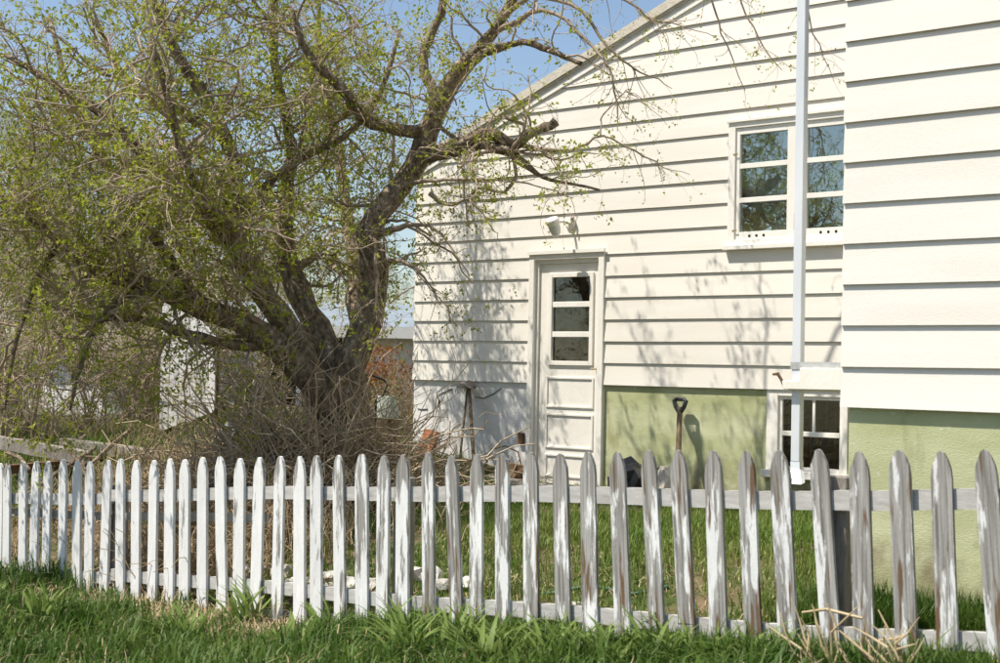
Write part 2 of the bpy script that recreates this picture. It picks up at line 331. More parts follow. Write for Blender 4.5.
# ------------------------------------------------------------------ the house
CORNER = hit(412.8, 400, P0)
HO = np.array([CORNER[0], CORNER[1], 0.0])
house = thing('house', 'cream clapboard house with gable wall, projecting wing and green painted foundation', 'house', HO, -YAW)
def H(px, py, P=None):                  # pixel on the gable plane -> house x, z
    p = hit(px, py, P0 if P is None else P) - HO
    return float(p @ DR), float(p[2])
def lxy(p):                             # world point -> house-local
    d = np.array(p) - HO; return float(d @ DR), float(-(d @ NN)), float(d[2])
LAP = 0.020
def lap_board(xl0, xl1, xr0, xr1, z0, z1, f0, f1, y):
    """one bevelled board; f = how far (0 bottom, 1 top) each edge lies in the full board"""
    t0 = LAP + (0.003 - LAP) * f0; t1 = LAP + (0.003 - LAP) * f1
    V = [(xl0, y - t0, z0), (xr0, y - t0, z0), (xr1, y - t1, z1), (xl1, y - t1, z1), (xl0, y, z0), (xr0, y, z0), (xr1, y, z1), (xl1, y, z1)]
    F = [(0, 1, 2, 3), (0, 4, 5, 1), (3, 2, 6, 7), (0, 3, 7, 4), (1, 5, 6, 2), (4, 7, 6, 5)]
    return V, F
def wavy_board(xl0, xl1, xr0, xr1, z0, z1, f0, f1, y, free):
    n = max(1, int((xr0 - xl0) / .5)); V = []; F = []
    t0 = LAP + (0.003 - LAP) * f0; t1 = LAP + (0.003 - LAP) * f1; ph = random.uniform(0, 6); a1 = random.uniform(.0005, .0022) if free else 0
    for i in range(n + 1):
        u = i / n; dz = a1 * math.sin(u * n * .9 + ph); dy = (a1 * 1.2 * math.sin(u * n * .7 + ph * 2)) if free else 0
        x0 = xl0 + (xr0 - xl0) * u; x1 = xl1 + (xr1 - xl1) * u
        V += [(x0, y - t0 - abs(dy), z0 + dz), (x1, y - t1, z1), (x1, y, z1), (x0, y, z0 + dz)]
    for i in range(n):
        k = i * 4; F += [(k, k + 4, k + 5, k + 1), (k + 3, k + 7, k + 4, k), (k + 1, k + 5, k + 6, k + 2), (k + 2, k + 6, k + 7, k + 3)]
    F += [(0, 1, 2, 3), (n * 4 + 3, n * 4 + 2, n * 4 + 1, n * 4)]
    return V, F
def side(parent, zlines, xl, xr, openings, y, mat):
    """siding rows between z lines; xl(z), xr(z) give the ends; openings are (x0,x1,z0,z1)"""
    for a, b in zip(zlines[:-1], zlines[1:]):
        rows = [(a, b, [])]
        cuts = sorted({a, b} | {z for o in openings for z in o[2:4] if a < z < b})
        for z0, z1 in zip(cuts[:-1], cuts[1:]):
            if z1 - z0 < 0.004: continue
            ops = sorted([o for o in openings if o[2] < (z0 + z1) / 2 < o[3]])
            spans = []; cur = None
            for o in ops:
                spans.append((cur, o[0])); cur = o[1]
            spans.append((cur, None))
            for s0, s1 in spans:
                l0, l1 = (xl(z0), xl(z1)) if s0 is None else (s0, s0)
                q0, q1 = (xr(z0), xr(z1)) if s1 is None else (s1, s1)
                if q0 - l0 < 0.02 : continue
                if q1 < l1: l1 = q1 = (l1 + q1) / 2
                j = random.uniform(-0.0015, 0.0015)
                V, F = wavy_board(l0, l1, q0, q1, z0, z1, (z0 - a) / (b - a), (z1 - a) / (b - a), y, z0 == a)
                ob = MB().add(V, F).build('siding_board', mat, parent)
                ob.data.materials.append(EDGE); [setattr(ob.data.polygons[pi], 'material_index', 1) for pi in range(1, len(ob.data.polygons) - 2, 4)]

# gable wall outline
ra = H(480, 136); rb = H(694, 4)        # under the rake
RS = (rb[1] - ra[1]) / (rb[0] - ra[0])
def rake_z(x): return ra[1] + RS * (x - ra[0])
def rake_x(z): return ra[0] + (z - ra[1]) / RS
XW, YW, _ = lxy(P1)                     # wing corner
zeave = rake_z(0.0)
XR = 6.4; ZR = rake_z(XR)               # ridge
ZB = EYE - 0.13                         # bottom of the siding
zg = [ZB + 0.2195 * k for k in range(0, 40)]
# openings
dx0, dz1 = H(531.2, 254); dx1, _ = H(606.3, 252)
ux0, uz1 = H(730.6, 123); _, uz0 = H(728, 246)
ux1 = ux0 + 1.52
bx0, bz1 = H(767, 389); bx1, _ = H(848, 389); _, bz0 = H(790, 476)
DZ0 = float(GZ(*(HO + DR * (dx0 + dx1) / 2)[:2])) + 0.03
gw = MB()
# core wall with holes: strips
def strips(mb, x0, x1, topfun, z0, ops, y0, y1):
    xs = sorted({x0, x1} | {v for o in ops for v in o[:2]})
    for a, b in zip(xs[:-1], xs[1:]):
        segs = [(z0, None)]
        for o in ops:
            if o[0] <= (a + b) / 2 <= o[1]: segs = [(z0, o[2]), (o[3], None)]
        for s0, s1 in segs:
            if s1 is not None and s1 - s0 < 0.01: continue
            ta, tb = (topfun(a), topfun(b)) if s1 is None else (s1, s1)
            mb.prism([(a, s0), (b, s0), (b, tb), (a, ta)], y0, y1)
strips(gw, 0.0, XW + 0.6, lambda x: rake_z(x) - 0.01, ZB + 0.002, [(dx0 + .05, dx1 - .05, ZB - 1, dz1 - .04), (ux0 + .04, ux1 - .04, uz0 + .04, uz1 - .04)], 0.0, 0.14)
gable = gw.build('gable_wall', SIDING, house)
nrow = int((rake_z(XW + 0.3) - ZB) / 0.2195) + 1
zl = [z for z in zg if z < rake_z(XW + 0.3) + 0.2]
side(gable, zl, lambda z: max(0.0, rake_x(z) + 0.02), lambda z: XW + 0.3,
     [(dx0, dx1, ZB - 1, dz1), (ux0, ux1, uz0, uz1)], 0.0, SIDING)
# left return wall of the house and back so that it is a closed volume
MB().box(0.002, 0.14, 0.141, 7.5, ZB - 1.6, zeave - 0.06).build('side_wall', SIDING, house)
MB().box(0.0, 11, 7.51, 7.65, 0, zeave - 0.06).build('back_wall', SIDING, house)
# corner of siding on the side wall (thin edge board)
# foundation, gable side
fz0 = -0.35
MB().box(0.004, dx0 - 0.002, 0.012, 0.14, fz0, ZB - 0.002).build('foundation_wall', WHITEF, house)
fg = MB(); fg.box(dx1 + 0.002, bx0 - 0.002, 0.012, 0.14, fz0, ZB - 0.002)
fg.box(bx0, bx1, 0.012, 0.14, fz0, bz0); fg.box(bx1 + 0.002, XW + 0.6, 0.012, 0.14, fz0, ZB - 0.002)
fg.build('foundation_wall', GREENF, house)
# faint crack and pipe stub in the white foundation
for pts in ([(437, 397), (439, 401), (438, 405), (440, 410)], [(436, 396), (444, 392), (452, 389)], [(417, 408.5), (421, 409.5), (427, 409)], [(474, 397), (484, 398), (493, 394), (501, 388)]):
    p3 = [(H(*p)[0], 0.006, H(*p)[1]) for p in pts]
    MB().tube(p3, [0.003 + (0.006 if pts[0] == (437, 397) else .002) * (i in (1, 2)) for i in range(len(p3))], 5).build('wall_crack', DARK, house)
# outlet box
x, z = H(521, 444); MB().box(x - .028, x + .04, -0.03, 0.012, z, z + 0.12).build('outlet_box', BROWNWOOD, house, bevel=0.004)

# ---- roof
roof_top = 0.155
def roof_poly(x0, x1, off0, off1):
    return [(x0, rake_z(x0) + off0), (x1, rake_z(x1) + off0), (x1, rake_z(x1) + off1), (x0, rake_z(x0) + off1)]
rf = MB(); rf.prism(roof_poly(-0.28, XR, 0.05, roof_top), -0.045, 7.9)
rf.prism([(XR + .001, ZR + 0.05), (13.0, ZR + .05 - RS * (13.0 - XR)), (13.0, ZR + roof_top - RS * (13.0 - XR)), (XR + .001, ZR + roof_top)], -0.045, 7.9)
roof = rf.build('roof', ROOFE, house)
MB().prism(roof_poly(-0.27, XR, 0.022, 0.049), -0.036, 0.13).build('rake_moulding', ROOFE, roof)
MB().prism(roof_poly(-0.02, XR, -0.035, 0.021), -0.031, -0.001).build('rake_trim', TRIM, roof)
MB().prism(roof_poly(-0.285, XR, 0.075, roof_top + 0.015), -0.064, -0.046).build('barge_board', ROOFE, roof)

# ---- door
dw = dx1 - dx0
def Hx(px, py): return H(px, py)[0]
def Hz(px, py): return H(px, py)[1]
doorp = MB()
# leaf outline
lx0 = dx0 + 0.105; lx1 = dx1 - 0.10; lz1 = Hz(545, 264)
px0, px1 = Hx(551, 320), Hx(588.5, 320)
pz = [(Hz(569, 301.5), Hz(569, 277)), (Hz(569, 331.5), Hz(569, 307)), (Hz(569, 361), Hz(569, 337))]
yl = 0.030                                   # face of the leaf
leaf = MB()
strips(leaf, lx0 + .003, lx1 - .003, lambda x: lz1 - 0.003, DZ0 + 0.01, [(px0, px1, pz[2][0], pz[0][1])], yl, yl + 0.045)
door = leaf.build('door', DOORP, house)
fr = MB()
fr.box(dx0, dx0 + 0.07, -0.036, 0.10, DZ0, dz1); fr.box(dx1 - 0.07, dx1, -0.036, 0.10, DZ0, dz1); fr.box(dx0 + 0.0702, dx1 - 0.0702, -0.036, 0.10, dz1 - 0.07, dz1)
fr.build('door_frame', TRIM, door, bevel=0.003)
st = MB(); st.box(dx0 + .0705, lx0, 0.004, 0.10, DZ0, dz1 - .0705); st.box(lx1, dx1 - .0705, 0.004, 0.10, DZ0, dz1 - .0705); st.box(lx0 + .0003, lx1 - .0003, 0.004, 0.10, lz1, dz1 - .0705)
st.build('door_stop', TRIM, door)
MB().box(dx0 - 0.015, dx1 + 0.015, -0.06, -0.0362, dz1 - 0.015, dz1 + 0.02).build('drip_cap', TRIM, door)
MB().box(dx0, dx1, -0.08, 0.14, DZ0 - 0.30, DZ0 - 0.001).build('threshold', GREYWOOD, door)
# glazing frame and panes
g = MB(); o = 0.045
g.box(px0 - o, px0, yl - .022, yl - .0003, pz[2][0] - o, pz[0][1] + o); g.box(px1, px1 + o, yl - .022, yl - .0003, pz[2][0] - o, pz[0][1] + o)
g.box(px0 + .0003, px1 - .0003, yl - .022, yl - .0003, pz[0][1], pz[0][1] + o); g.box(px0 + .0003, px1 - .0003, yl - .022, yl - .0003, pz[2][0] - o, pz[2][0])
g.build('glazing_frame', DOORP, door, bevel=0.003)
for a, b in ((0, 1), (1, 2)):
    MB().box(px0, px1, yl - .012, yl + 0.03, pz[b][1], pz[a][0]).build('muntin', TRIM, door, bevel=0.003)
for a, b in pz:
    MB().box(px0 + .001, px1 - .001, yl + .012, yl + .016, a + .001, b - .001).build('pane', GLASSD, door)
# lower panels: raised mouldings
def moulding(x0, x1, z0, z1, w=0.022, d=0.014):
    m = MB(); m.box(x0, x0 + w, yl - d, yl - .0003, z0, z1); m.box(x1 - w, x1, yl - d, yl - .0003, z0, z1)
    m.box(x0 + w, x1 - w, yl - d, yl - .0003, z1 - w, z1); m.box(x0 + w, x1 - w, yl - d, yl - .0003, z0, z0 + w)
    m.build('panel_moulding', DOORP, door, bevel=0.003)
mx0, mx1 = Hx(544.5, 400), Hx(592, 400)
moulding(mx0, mx1, Hz(568, 408), Hz(568, 377)); moulding(mx0, mx1, Hz(568, 449), Hz(568, 414))
moulding(mx0, mx1, DZ0 + 0.08, Hz(568, 455))
hx, hz = H(596, 369)
hd = MB(); hd.box(hx - .016, hx + .016, yl - .006, yl - .0003, hz - .05, hz + .03); hd.tube([(hx, yl - .006, hz), (hx, yl - .045, hz), (hx - .05, yl - .05, hz + .004)], [.008, .008, .007], 8)
hd.build('door_handle', BRASS, door)
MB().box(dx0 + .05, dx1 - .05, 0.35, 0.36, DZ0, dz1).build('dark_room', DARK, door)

# ---- lamp above the door
lx_, lz_ = H(572, 224)
lp = MB().lathe([(0.001, 0), (0.065, 0), (0.06, 0.018), (0.035, 0.026), (0.001, 0.03)], 16, Matrix.Translation((lx_, -0.022, lz_)) @ Matrix.Rotation(math.radians(90), 4, 'X'))
lamp = lp.build('wall_lamp', TRIM, house, smooth=True)
MB().tube([(lx_, -.04, lz_), (lx_ - .01, -.12, lz_ + .015), (lx_ - .03, -.27, lz_ - .0)], [.014, .014, .016], 8).build('lamp_arm', TRIM, lamp, smooth=True)
Ml = Matrix.Translation((lx_ - .035, -0.28, lz_ - 0.005)) @ Matrix.Rotation(math.radians(28), 4, 'X') @ Matrix.Rotation(math.radians(180), 4, 'X') @ Matrix.Scale(.80, 4)
MB().lathe([(0.001, -.05), (0.075, -.05), (0.085, -.03), (0.085, .03), (0.08, .035)], 18, Ml).build('lamp_cap', TRIM, lamp, smooth=True)
MB().lathe([(0.076, .03), (0.078, .06), (0.074, .11), (0.06, .16), (0.035, .185), (0.012, .195), (0.010, .215), (0.001, .22)], 18, Ml).build('lamp_shade', LAMPG, lamp, smooth=True)
ex, ez = H(573, 221)
MB().tube([(ex + .02, -.02, ez + .03), (ex + .035, -.07, ez + .02), (ex + .04, -.075, ez - .06)], [.012, .013, .008], 8).build('sensor', STEEL, lamp)

# ---- upper window
win = MB(); ow = 0.075
win.box(ux0, ux0 + ow, -.036, .11, uz0, uz1); win.box(ux1 - ow, ux1, -.036, .11, uz0, uz1)
win.box(ux0 + ow + .0002, ux1 - ow - .0002, -.036, .11, uz1 - .062, uz1); win.box(ux0 + ow + .0002, ux1 - ow - .0002, -.036, .11, uz0, uz0 + .05)
window = win.build('window', TRIM, house, bevel=0.003)
MB().box(ux0 - .03, ux1 + .03, -.075, -.0003, uz0 - .045, uz0 - .001).build('sill', TRIM, window, bevel=0.004)
MB().box(ux0 - .015, ux1 + .015, -.056, -.0363, uz1 - .01, uz1 + .02).build('drip_cap', TRIM, window, bevel=0.003)
lpx = [(Hx(740.5, 180), Hx(788, 180)), (Hx(807.5, 180), Hx(853, 180))]
wpz = [(Hz(764, 162), Hz(764, 132.5)), (Hz(764, 196.5), Hz(764, 167)), (Hz(764, 231), Hz(764, 201.5))]
mid = ((lpx[0][1] + lpx[1][0]) / 2)
for si, (a, b) in enumerate(lpx):
    xa = ux0 + ow if si == 0 else mid + .002; xb = mid - .002 if si == 0 else ux1 - ow
    s = MB(); ys, ye = -.018, .03
    s.box(xa + .0005, a, ys, ye, uz0 + .051, uz1 - .063); s.box(b, xb - .0005, ys, ye, uz0 + .051, uz1 - .063)
    s.box(a + .0002, b - .0002, ys, ye, wpz[0][1], uz1 - .063); s.box(a + .0002, b - .0002, ys, ye, uz0 + .051, wpz[2][0])
    sash = s.build('sash', TRIM, window, bevel=0.002)
    for k in range(2): MB().box(a, b, ys + .002, ye, wpz[k + 1][1], wpz[k][0]).build('muntin', TRIM, window, bevel=0.002)
    for z0, z1 in wpz:
        MB().box(a + .001, b - .001, .008, .012, z0 + .001, z1 - .001).build('pane', GLASS, window)
    for k in range(3):
        hxk = (a + b) / 2 + (k - 1) * .075 - (.06 if si == 0 else 0)
        MB().lathe([(0.001, 0), (0.014, 0)], 10, Matrix.Translation((hxk, ys - .0012, (uz0 + .051 + wpz[2][0]) / 2 - .004)) @ Matrix.Rotation(math.radians(90), 4, 'X')).build('vent_hole', DARK, window)
for zz in (Hz(735, 155), Hz(735, 231)): MB().box(ux0 + ow - .02, ux0 + ow + .03, -.04, -.0362, zz - .006, zz + .006).build('hinge', BRASS, window)
MB().box(mid - .012, mid + .012, -.045, -.0185, Hz(790, 231), Hz(790, 214)).build('latch', STEEL, window, bevel=.003)
# curtain, room and ornament behind the panes
cv = MB(); n = 60
pts = []
for i in range(n + 1):
    x = ux0 + .08 + (ux1 - ux0 - .16) * i / n; pts.append((x, .16 + .018 * math.sin(i * 1.9) + .008 * math.sin(i * 0.7)))
V = []; F = []
for i, (x, y) in enumerate(pts): V += [(x, y, uz0 + .30 + .05 * math.sin(i * .35)), (x, y, uz1)]
for i in range(n): F.append((2 * i, 2 * i + 2, 2 * i + 3, 2 * i + 1))
cv.add(V, F).build('curtain', CURT, window, smooth=True)
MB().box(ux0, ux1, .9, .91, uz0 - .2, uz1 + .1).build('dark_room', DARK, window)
MB().lathe([(.001, 0), (.10, .01), (.135, .06), (.13, .11), (.09, .155), (.001, .175)], 16, Matrix.Translation((Hx(778, 228), .115, uz0 + .07)) @ Matrix.Scale(.35, 4, (0, 1, 0))).build('ornament', TRIM, window, smooth=True)

# ---- basement window
bw = MB()
bw.box(bx0, bx0 + .115, -.004, .11, bz0 + .05, bz1 - .002); bw.box(bx1 - .05, bx1, -.004, .11, bz0 + .05, bz1 - .002)
bw.box(bx0 + .1152, bx1 - .0502, -.004, .11, bz1 - .06, bz1 - .002)
bwin = bw.build('basement_window', TRIM, house, bevel=.003)
MB().box(bx0 - .02, bx1 + .03, -.07, .11, bz0 - .02, bz0 + .0495).build('sill', TRIM, bwin, bevel=.004)
wx0, wx1 = bx0 + .1155, bx1 - .0505; ymid = Hz(810, 434.5)
s = MB(); s.box(wx0, wx0 + .035, .02, .06, bz0 + .051, bz1 - .061); s.box(wx1 - .035, wx1, .02, .06, bz0 + .051, bz1 - .061)
s.box(wx0 + .0352, wx1 - .0352, .015, .06, ymid - .022, ymid + .022); s.box(wx0 + .0352, wx1 - .0352, .02, .06, bz1 - .09, bz1 - .061); s.box(wx0 + .0352, wx1 - .0352, .02, .06, bz0 + .051, bz0 + .085)
s.build('sash', TRIM, bwin, bevel=.002)
mxm = Hx(812.5, 412)
MB().box(mxm - .012, mxm + .012, .025, .055, ymid + .0222, bz1 - .0902).build('muntin', TRIM, bwin)
for (a, b, c, d) in ((wx0 + .035, mxm - .012, ymid + .022, bz1 - .09), (mxm + .012, wx1 - .035, ymid + .022, bz1 - .09), (wx0 + .035, wx1 - .035, bz0 + .085, ymid - .022)):
    MB().box(a + .001, b - .001, .04, .043, c + .001, d - .001).build('pane', GLASSB, bwin)
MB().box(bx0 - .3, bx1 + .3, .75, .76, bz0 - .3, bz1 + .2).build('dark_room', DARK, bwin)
for k in range(7):       # slats stored upright behind the glass
    x = wx0 + .07 + k * .075 + random.uniform(-.015, .015)
    MB().box(x, x + random.uniform(.015, .03), .07, .085, bz0 + (0 if k % 3 == 0 else random.uniform(.25, .42)), bz1 - .065).build('stored_slat', TRIM if k % 2 else STALK, bwin)
a0 = [(wx1 - .18 + .13 * math.cos(t), .12, bz0 + .16 + .13 * math.sin(t)) for t in np.linspace(.3, 2.9, 9)]
MB().tube(a0, [.012] * 9, 6).build('stored_hoop', STALK, bwin)

# ---- the wing
WT = lambda x: 5.0 + 0.55 * (x - XW)       # rake of the wing
wcore = MB(); zwb = EYE - 0.165
wcore.prism([(XW + .004, zwb + .002), (XW + 6, zwb + .002), (XW + 6, 5.0), (XW + 3.0, WT(XW + 3.0)), (XW + .004, 5.0)], YW, YW + .14)
wing = wcore.build('wing_wall', SIDING, house)
zw = [zwb + 0.2213 * k for k in range(0, 32)]
zw = [z for z in zw if z < WT(XW + 3) - .1]
side(wing, zw, lambda z: XW if z < 5.0 else XW + (z - 5.0) / .55, lambda z: XW + 6 if z < 5.0 else XW + 6 - (z - 5.0) / .55, [], YW, SIDING)
MB().box(XW, XW + .13, YW + .141, -.028, zwb + .002, 5.0).build('side_wall', SIDING, house)
wf = MB(); wf.box(XW + .035, XW + 6, YW + .02, YW + .14, fz0, zwb - .001); wf.box(XW + .035, XW + .13, YW + .141, 0.011, fz0, zwb - .001)
wf.build('foundation_wall', GREENF, house)
MB().box(XW + 5.9, XW + 6, YW + .141, 7.5, fz0, 5.0).build('side_wall', SIDING, house)
wr = MB(); wr.prism([(XW - .35, 5.0 - .35 * .55), (XW + 3, WT(XW + 3)), (XW + 3, WT(XW + 3) + .16), (XW - .35, 5.16 - .35 * .55)], YW - .25, 1.0)
wr.prism([(XW + 3.001, WT(XW + 3)), (XW + 6.35, 5.0 - .35 * .55), (XW + 6.35, 5.16 - .35 * .55), (XW + 3.001, WT(XW + 3) + .16)], YW - .25, 1.0)
wr.build('roof', ROOFE, house)
MB().box(XW - .47, XW - .352, YW - .25, -.03, 4.72, 4.82).build('gutter', METALP, house)

# ---- downspout
pt = lxy(at(804, 0, 10.0)); pb = lxy(at(796, 470, 10.0))
pxx = (pt[0] + pb[0]) / 2; pyy = (pt[1] + pb[1]) / 2
zb = pb[2]; hw = .036
Mm = MB(); Mm.box(pxx - hw, pxx + hw, pyy - .03, pyy + .03, zb + .06, 4.72)
down = Mm.build('downspout', METALP, house, bevel=.006)
el = MB(); V = []
for (dx, dy, z) in ((0, 0, zb + .059), (0.004, -.004, zb + .01), (.05, -.07, zb - .06), (.07, -.11, zb - .09)):
    V += [(pxx + dx - hw, pyy + dy - .03, z), (pxx + dx + hw, pyy + dy - .03, z), (pxx + dx + hw, pyy + dy + .03, z + .01), (pxx + dx - hw, pyy + dy + .03, z + .01)]
F = [(0, 1, 2, 3)[::-1]]
for j in range(3):
    for i in range(4): F.append((j * 4 + i, j * 4 + (i + 1) % 4, j * 4 + 4 + (i + 1) % 4, j * 4 + 4 + i))
F.append((12, 13, 14, 15))
el.add(V, F).build('elbow', METALP, down)
stz = lxy(at(795, 366, 10.0))[2]
sp = MB(); t = .003
sp.box(pxx - hw - .006, pxx + hw + .006, pyy - .037, pyy - .0345, stz - .022, stz + .028); sp.box(pxx - hw - .006, pxx - hw - .0035, pyy - .0344, pyy + .04, stz - .022, stz + .028)
sp.box(pxx + hw + .0062, XW + .001, pyy - .037, pyy - .0345, stz - .018, stz + .030)
sp.build('strap', GALV, down)
shz = lxy(at(810, 390, 9.8))[2]
sh = MB(); sh.prism([(pxx - .075, shz), (XW - .002, shz + .01), (XW - .002, shz + .165), (pxx + .055, shz + .155), (pxx + .05, shz + .065), (pxx - .085, shz + .06)], pyy - .085, pyy - .038)
sh.build('bracket_board', TRIM, down, bevel=.004)
MB().box(pxx - .06, XW - .002, pyy - .0378, pyy + .12, shz - .012, shz + .01).build('shelf_board', TRIM, down, bevel=.003)
pgx = pxx - .07
MB().tube([(pgx, pyy - .06, shz + .01), (pgx - .035, pyy - .06, shz + .075), (pgx - .06, pyy - .06, shz + .11), (pgx - .10, pyy - .06, shz + .105)], [.012, .011, .014, .008], 7).build('peg', BROWNWOOD, down)
MB().box(pxx + .085, pxx + .10, pyy - .079, pyy - .0752, shz + .005, shz + .09).build('board_joint', GREYWOOD, down)

# ------------------------------------------------------------------ picket fence
tops = [1, 11, 24, 37, 48.5, 64, 78, 92, 107, 123, 138, 154.6, 171.5, 187, 204, 222.3, 241.4, 259.5, 279.7, 299.4, 319.4, 339.5, 361.6, 384, 405, 430, 453.6, 476, 502.9, 530.3, 560, 587, 616.4, 649.7, 678.5, 713, 746.7, 780.5, 819, 859, 901.4, 941.7, 984.6, 1030, 1077, 1124]
topy = [463, 463, 462, 461, 461, 459, 460.5, 461, 460, 458.5, 460, 460, 458.5, 459, 457, 456, 458, 457, 456, 456, 455, 455, 454, 455.5, 454, 452, 455, 454, 453.5, 452, 453.5, 451.5, 452, 450, 449.5, 450, 450.5, 450, 449, 451, 449.5, 451, 449.5, 450, 449, 450]
short = {6: .93, 9: .93, 12: .96}
tops = [-40, -26, -12] + tops; topy = [464, 463, 464] + topy
FO = hit(500, 450, PF); FO = np.array([FO[0], FO[1], 0.0])
fence = thing('picket_fence', 'weathered white picket fence with peeling paint in front of the lawn', 'fence', FO, -YAW)
def FL(px, py):
    p = hit(px, py, PF) - FO; return float(p @ DR), float(p[2])
def picket_mesh(h, w, seed):
    r = random.Random(seed); hw = w / 2; a = .125 + r.uniform(-.015, .015); k = r.uniform(.75, 1.0)
    prof = [(-hw, 0), (hw, 0), (hw * (1 - .02 * r.random()), h - a), (hw * .88, h - a * .62), (hw * .62, h - a * .30), (hw * .30 * k, h - a * .06), (0.0, h), (-hw * .30, h - a * .06), (-hw * .62 * k, h - a * .30), (-hw * .88, h - a * .62), (-hw, h - a)]
    m = MB().prism([(x, z + r.uniform(-.0015, .0015)) for x, z in prof], -.011, .011)
    me = bpy.data.meshes.new('picket'); me.from_pydata(m.v, [], m.f); me.update(); return me
railtop = []; railbot = []
base_me = {}
for i, (px, py) in enumerate(zip(tops, topy)):
    x, z = FL(px, py); k = i - 3
    h = short.get(k, 1.0) * 1.085
    if px > 700: h = 1.06
    w = .098 * random.uniform(.93, 1.06)
    me = picket_mesh(h, w, i); me.materials.append(PICKET)
    o = link('picket', me, None, fence)
    lean = math.radians(np.interp(px, [0, 300, 550, 760, 1000], [1.6, 1.8, 3.0, 4.6, 4.0]) + random.uniform(-1.2, 1.2))
    if 809 < px < 829: lean = math.radians(5.2)
    if px > 840 and px < 960: lean = math.radians(2.8)
    o.rotation_euler = (random.uniform(-.02, .02), -lean, 0)
    o.location = (x + h * math.sin(lean), -.012 + random.uniform(-.004, .004), z - h * math.cos(lean))
# rails between posts
def rail(px0, px1, ya0, ya1, hh, y0, y1, name='rail'):
    a = FL(px0, ya0); b = FL(px1, ya1); n = 9
    V = []; F = []
    for i in range(n):
        t = i / (n - 1); x = a[0] + (b[0] - a[0]) * t; z = a[1] + (b[1] - a[1]) * t + .008 * math.sin(t * 7 + px0)
        V += [(x, y0, z - hh / 2), (x, y1, z - hh / 2), (x, y1, z + hh / 2), (x, y0, z + hh / 2)]
    for i in range(n - 1):
        for j in range(4): F.append((i * 4 + j, i * 4 + (j + 1) % 4, i * 4 + 4 + (j + 1) % 4, i * 4 + 4 + j)[::-1])
    F.append((0, 1, 2, 3)[::-1][::-1]); F.append(((n - 1) * 4, (n - 1) * 4 + 1, (n - 1) * 4 + 2, (n - 1) * 4 + 3)[::-1])
    return MB().add(V, F).build(name, RAIL, fence)
rail(-45, 110, 500, 498, .085, .003, .042); rail(110.5, 394, 495, 493, .085, .003, .042); rail(394.5, 833, 493, 500, .090, .003, .042); rail(833.5, 1140, 499, 503, .095, .003, .042)
rail(-45, 110, 566, 578, .085, .003, .042); rail(110.5, 394, 574, 600, .085, .003, .042); rail(394.5, 833, 601, 636, .085, .003, .042); rail(833.5, 1140, 634, 655, .085, .003, .042)
for px, ty in ((-30, 490), (110, 486), (395, 478), (833, 477), (1135, 480)):
    x, z = FL(px, ty); wp = FO + DR * x; g = float(GZ(wp[0], wp[1]))
    MB().box(x - .05, x + .05, .044, .14, g - .12, z).build('post', GREYWOOD, fence, bevel=.005)
# plank battens lying low against the back of the left run
rail(-30, 262, 512, 520, .06, .045, .062, 'batten')
rail(150, 395, 612, 622, .07, .045, .062, 'batten')


# ------------------------------------------------------------------ trees and shrubs
def catmull(P, n):
    P = np.asarray(P, float); Q = np.vstack([2 * P[0] - P[1], P, 2 * P[-1] - P[-2]]); out = []
    m = len(P) - 1
    for t in np.linspace(0, m - 1e-6, n):
        i = int(t); u = t - i; a, b, c, d = Q[i:i + 4]
        out.append(.5 * ((2 * b) + (c - a) * u + (2 * a - 5 * b + 4 * c - d) * u * u + (3 * b - a - 3 * c + d) * u ** 3))
    return np.array(out)
CX = HO @ DR
def keep_off(pos, d):
    """bend growth away from the house walls"""
    s = pos @ DR - CX; dn = (pos - P0) @ NN
    bad = (s > -0.5) & (dn < 0.35) & (pos[:, 2] < 8)
    d[bad] += NN * 0.9; pos[bad] += NN * (0.35 - dn[bad])[:, None] * 0.5
    wg = (s > XW - 0.5) & (dn < -YW + 0.3)
    d[wg] += -DR * 0.9 + NN * .3
    low = pos[:, 2] < GZ(pos[:, 0], pos[:, 1]) + 0.25
    d[low, 2] += 0.5
    return pos, norm(d)
def grow(start, d, ln, r, npts, wander, trop, R, taper=.3):
    N = len(start); P = np.empty((N, npts, 3)); P[:, 0] = start; pos = start.copy(); d = norm(d); st = (ln / (npts - 1))[:, None]
    curl = R.normal(0, wander * .5, (N, 3))
    for i in range(1, npts):
        d = norm(d + R.normal(0, wander, (N, 3)) + curl + trop)
        pos, d = keep_off(pos + d * st, d); P[:, i] = pos
    t = np.linspace(0, 1, npts)[None]
    return P, r[:, None] * (1 - (1 - taper) * t)
def spawn(P, Rr, dens, R, t0, ang, lnf, rf, up=0.0, weight=None, tmax=1.0):
    """children along the parents P: dens per metre"""
    N, m, _ = P.shape
    L = np.linalg.norm(np.diff(P, axis=1), axis=2).sum(1)
    cnt = R.poisson(np.maximum(L * dens, 0.01))
    idx = np.repeat(np.arange(N), cnt); n = len(idx)
    t = R.uniform(t0, tmax, n) * (m - 1) * .9999; i = t.astype(int); u = (t - i)[:, None]
    st = P[idx, i] * (1 - u) + P[idx, i + 1] * u; tg = norm(P[idx, i + 1] - P[idx, i])
    rr = Rr[idx, i] * (1 - u[:, 0]) + Rr[idx, i + 1] * u[:, 0]
    rv = norm(R.normal(0, 1, (n, 3))); side_ = norm(rv - (rv * tg).sum(1, keepdims=True) * tg)
    a = np.radians(R.uniform(*ang, n))[:, None]
    d = tg * np.cos(a) + side_ * np.sin(a); d[:, 2] += up * R.uniform(0, 1, n)
    ln = R.uniform(*lnf, n); r = np.minimum(rr * R.uniform(.35, .65, n), R.uniform(*rf, n))
    if weight is not None:
        k = R.uniform(0, 1, n) < weight(st); st, d, ln, r = st[k], d[k], ln[k], r[k]
    return st, norm(d), ln, r
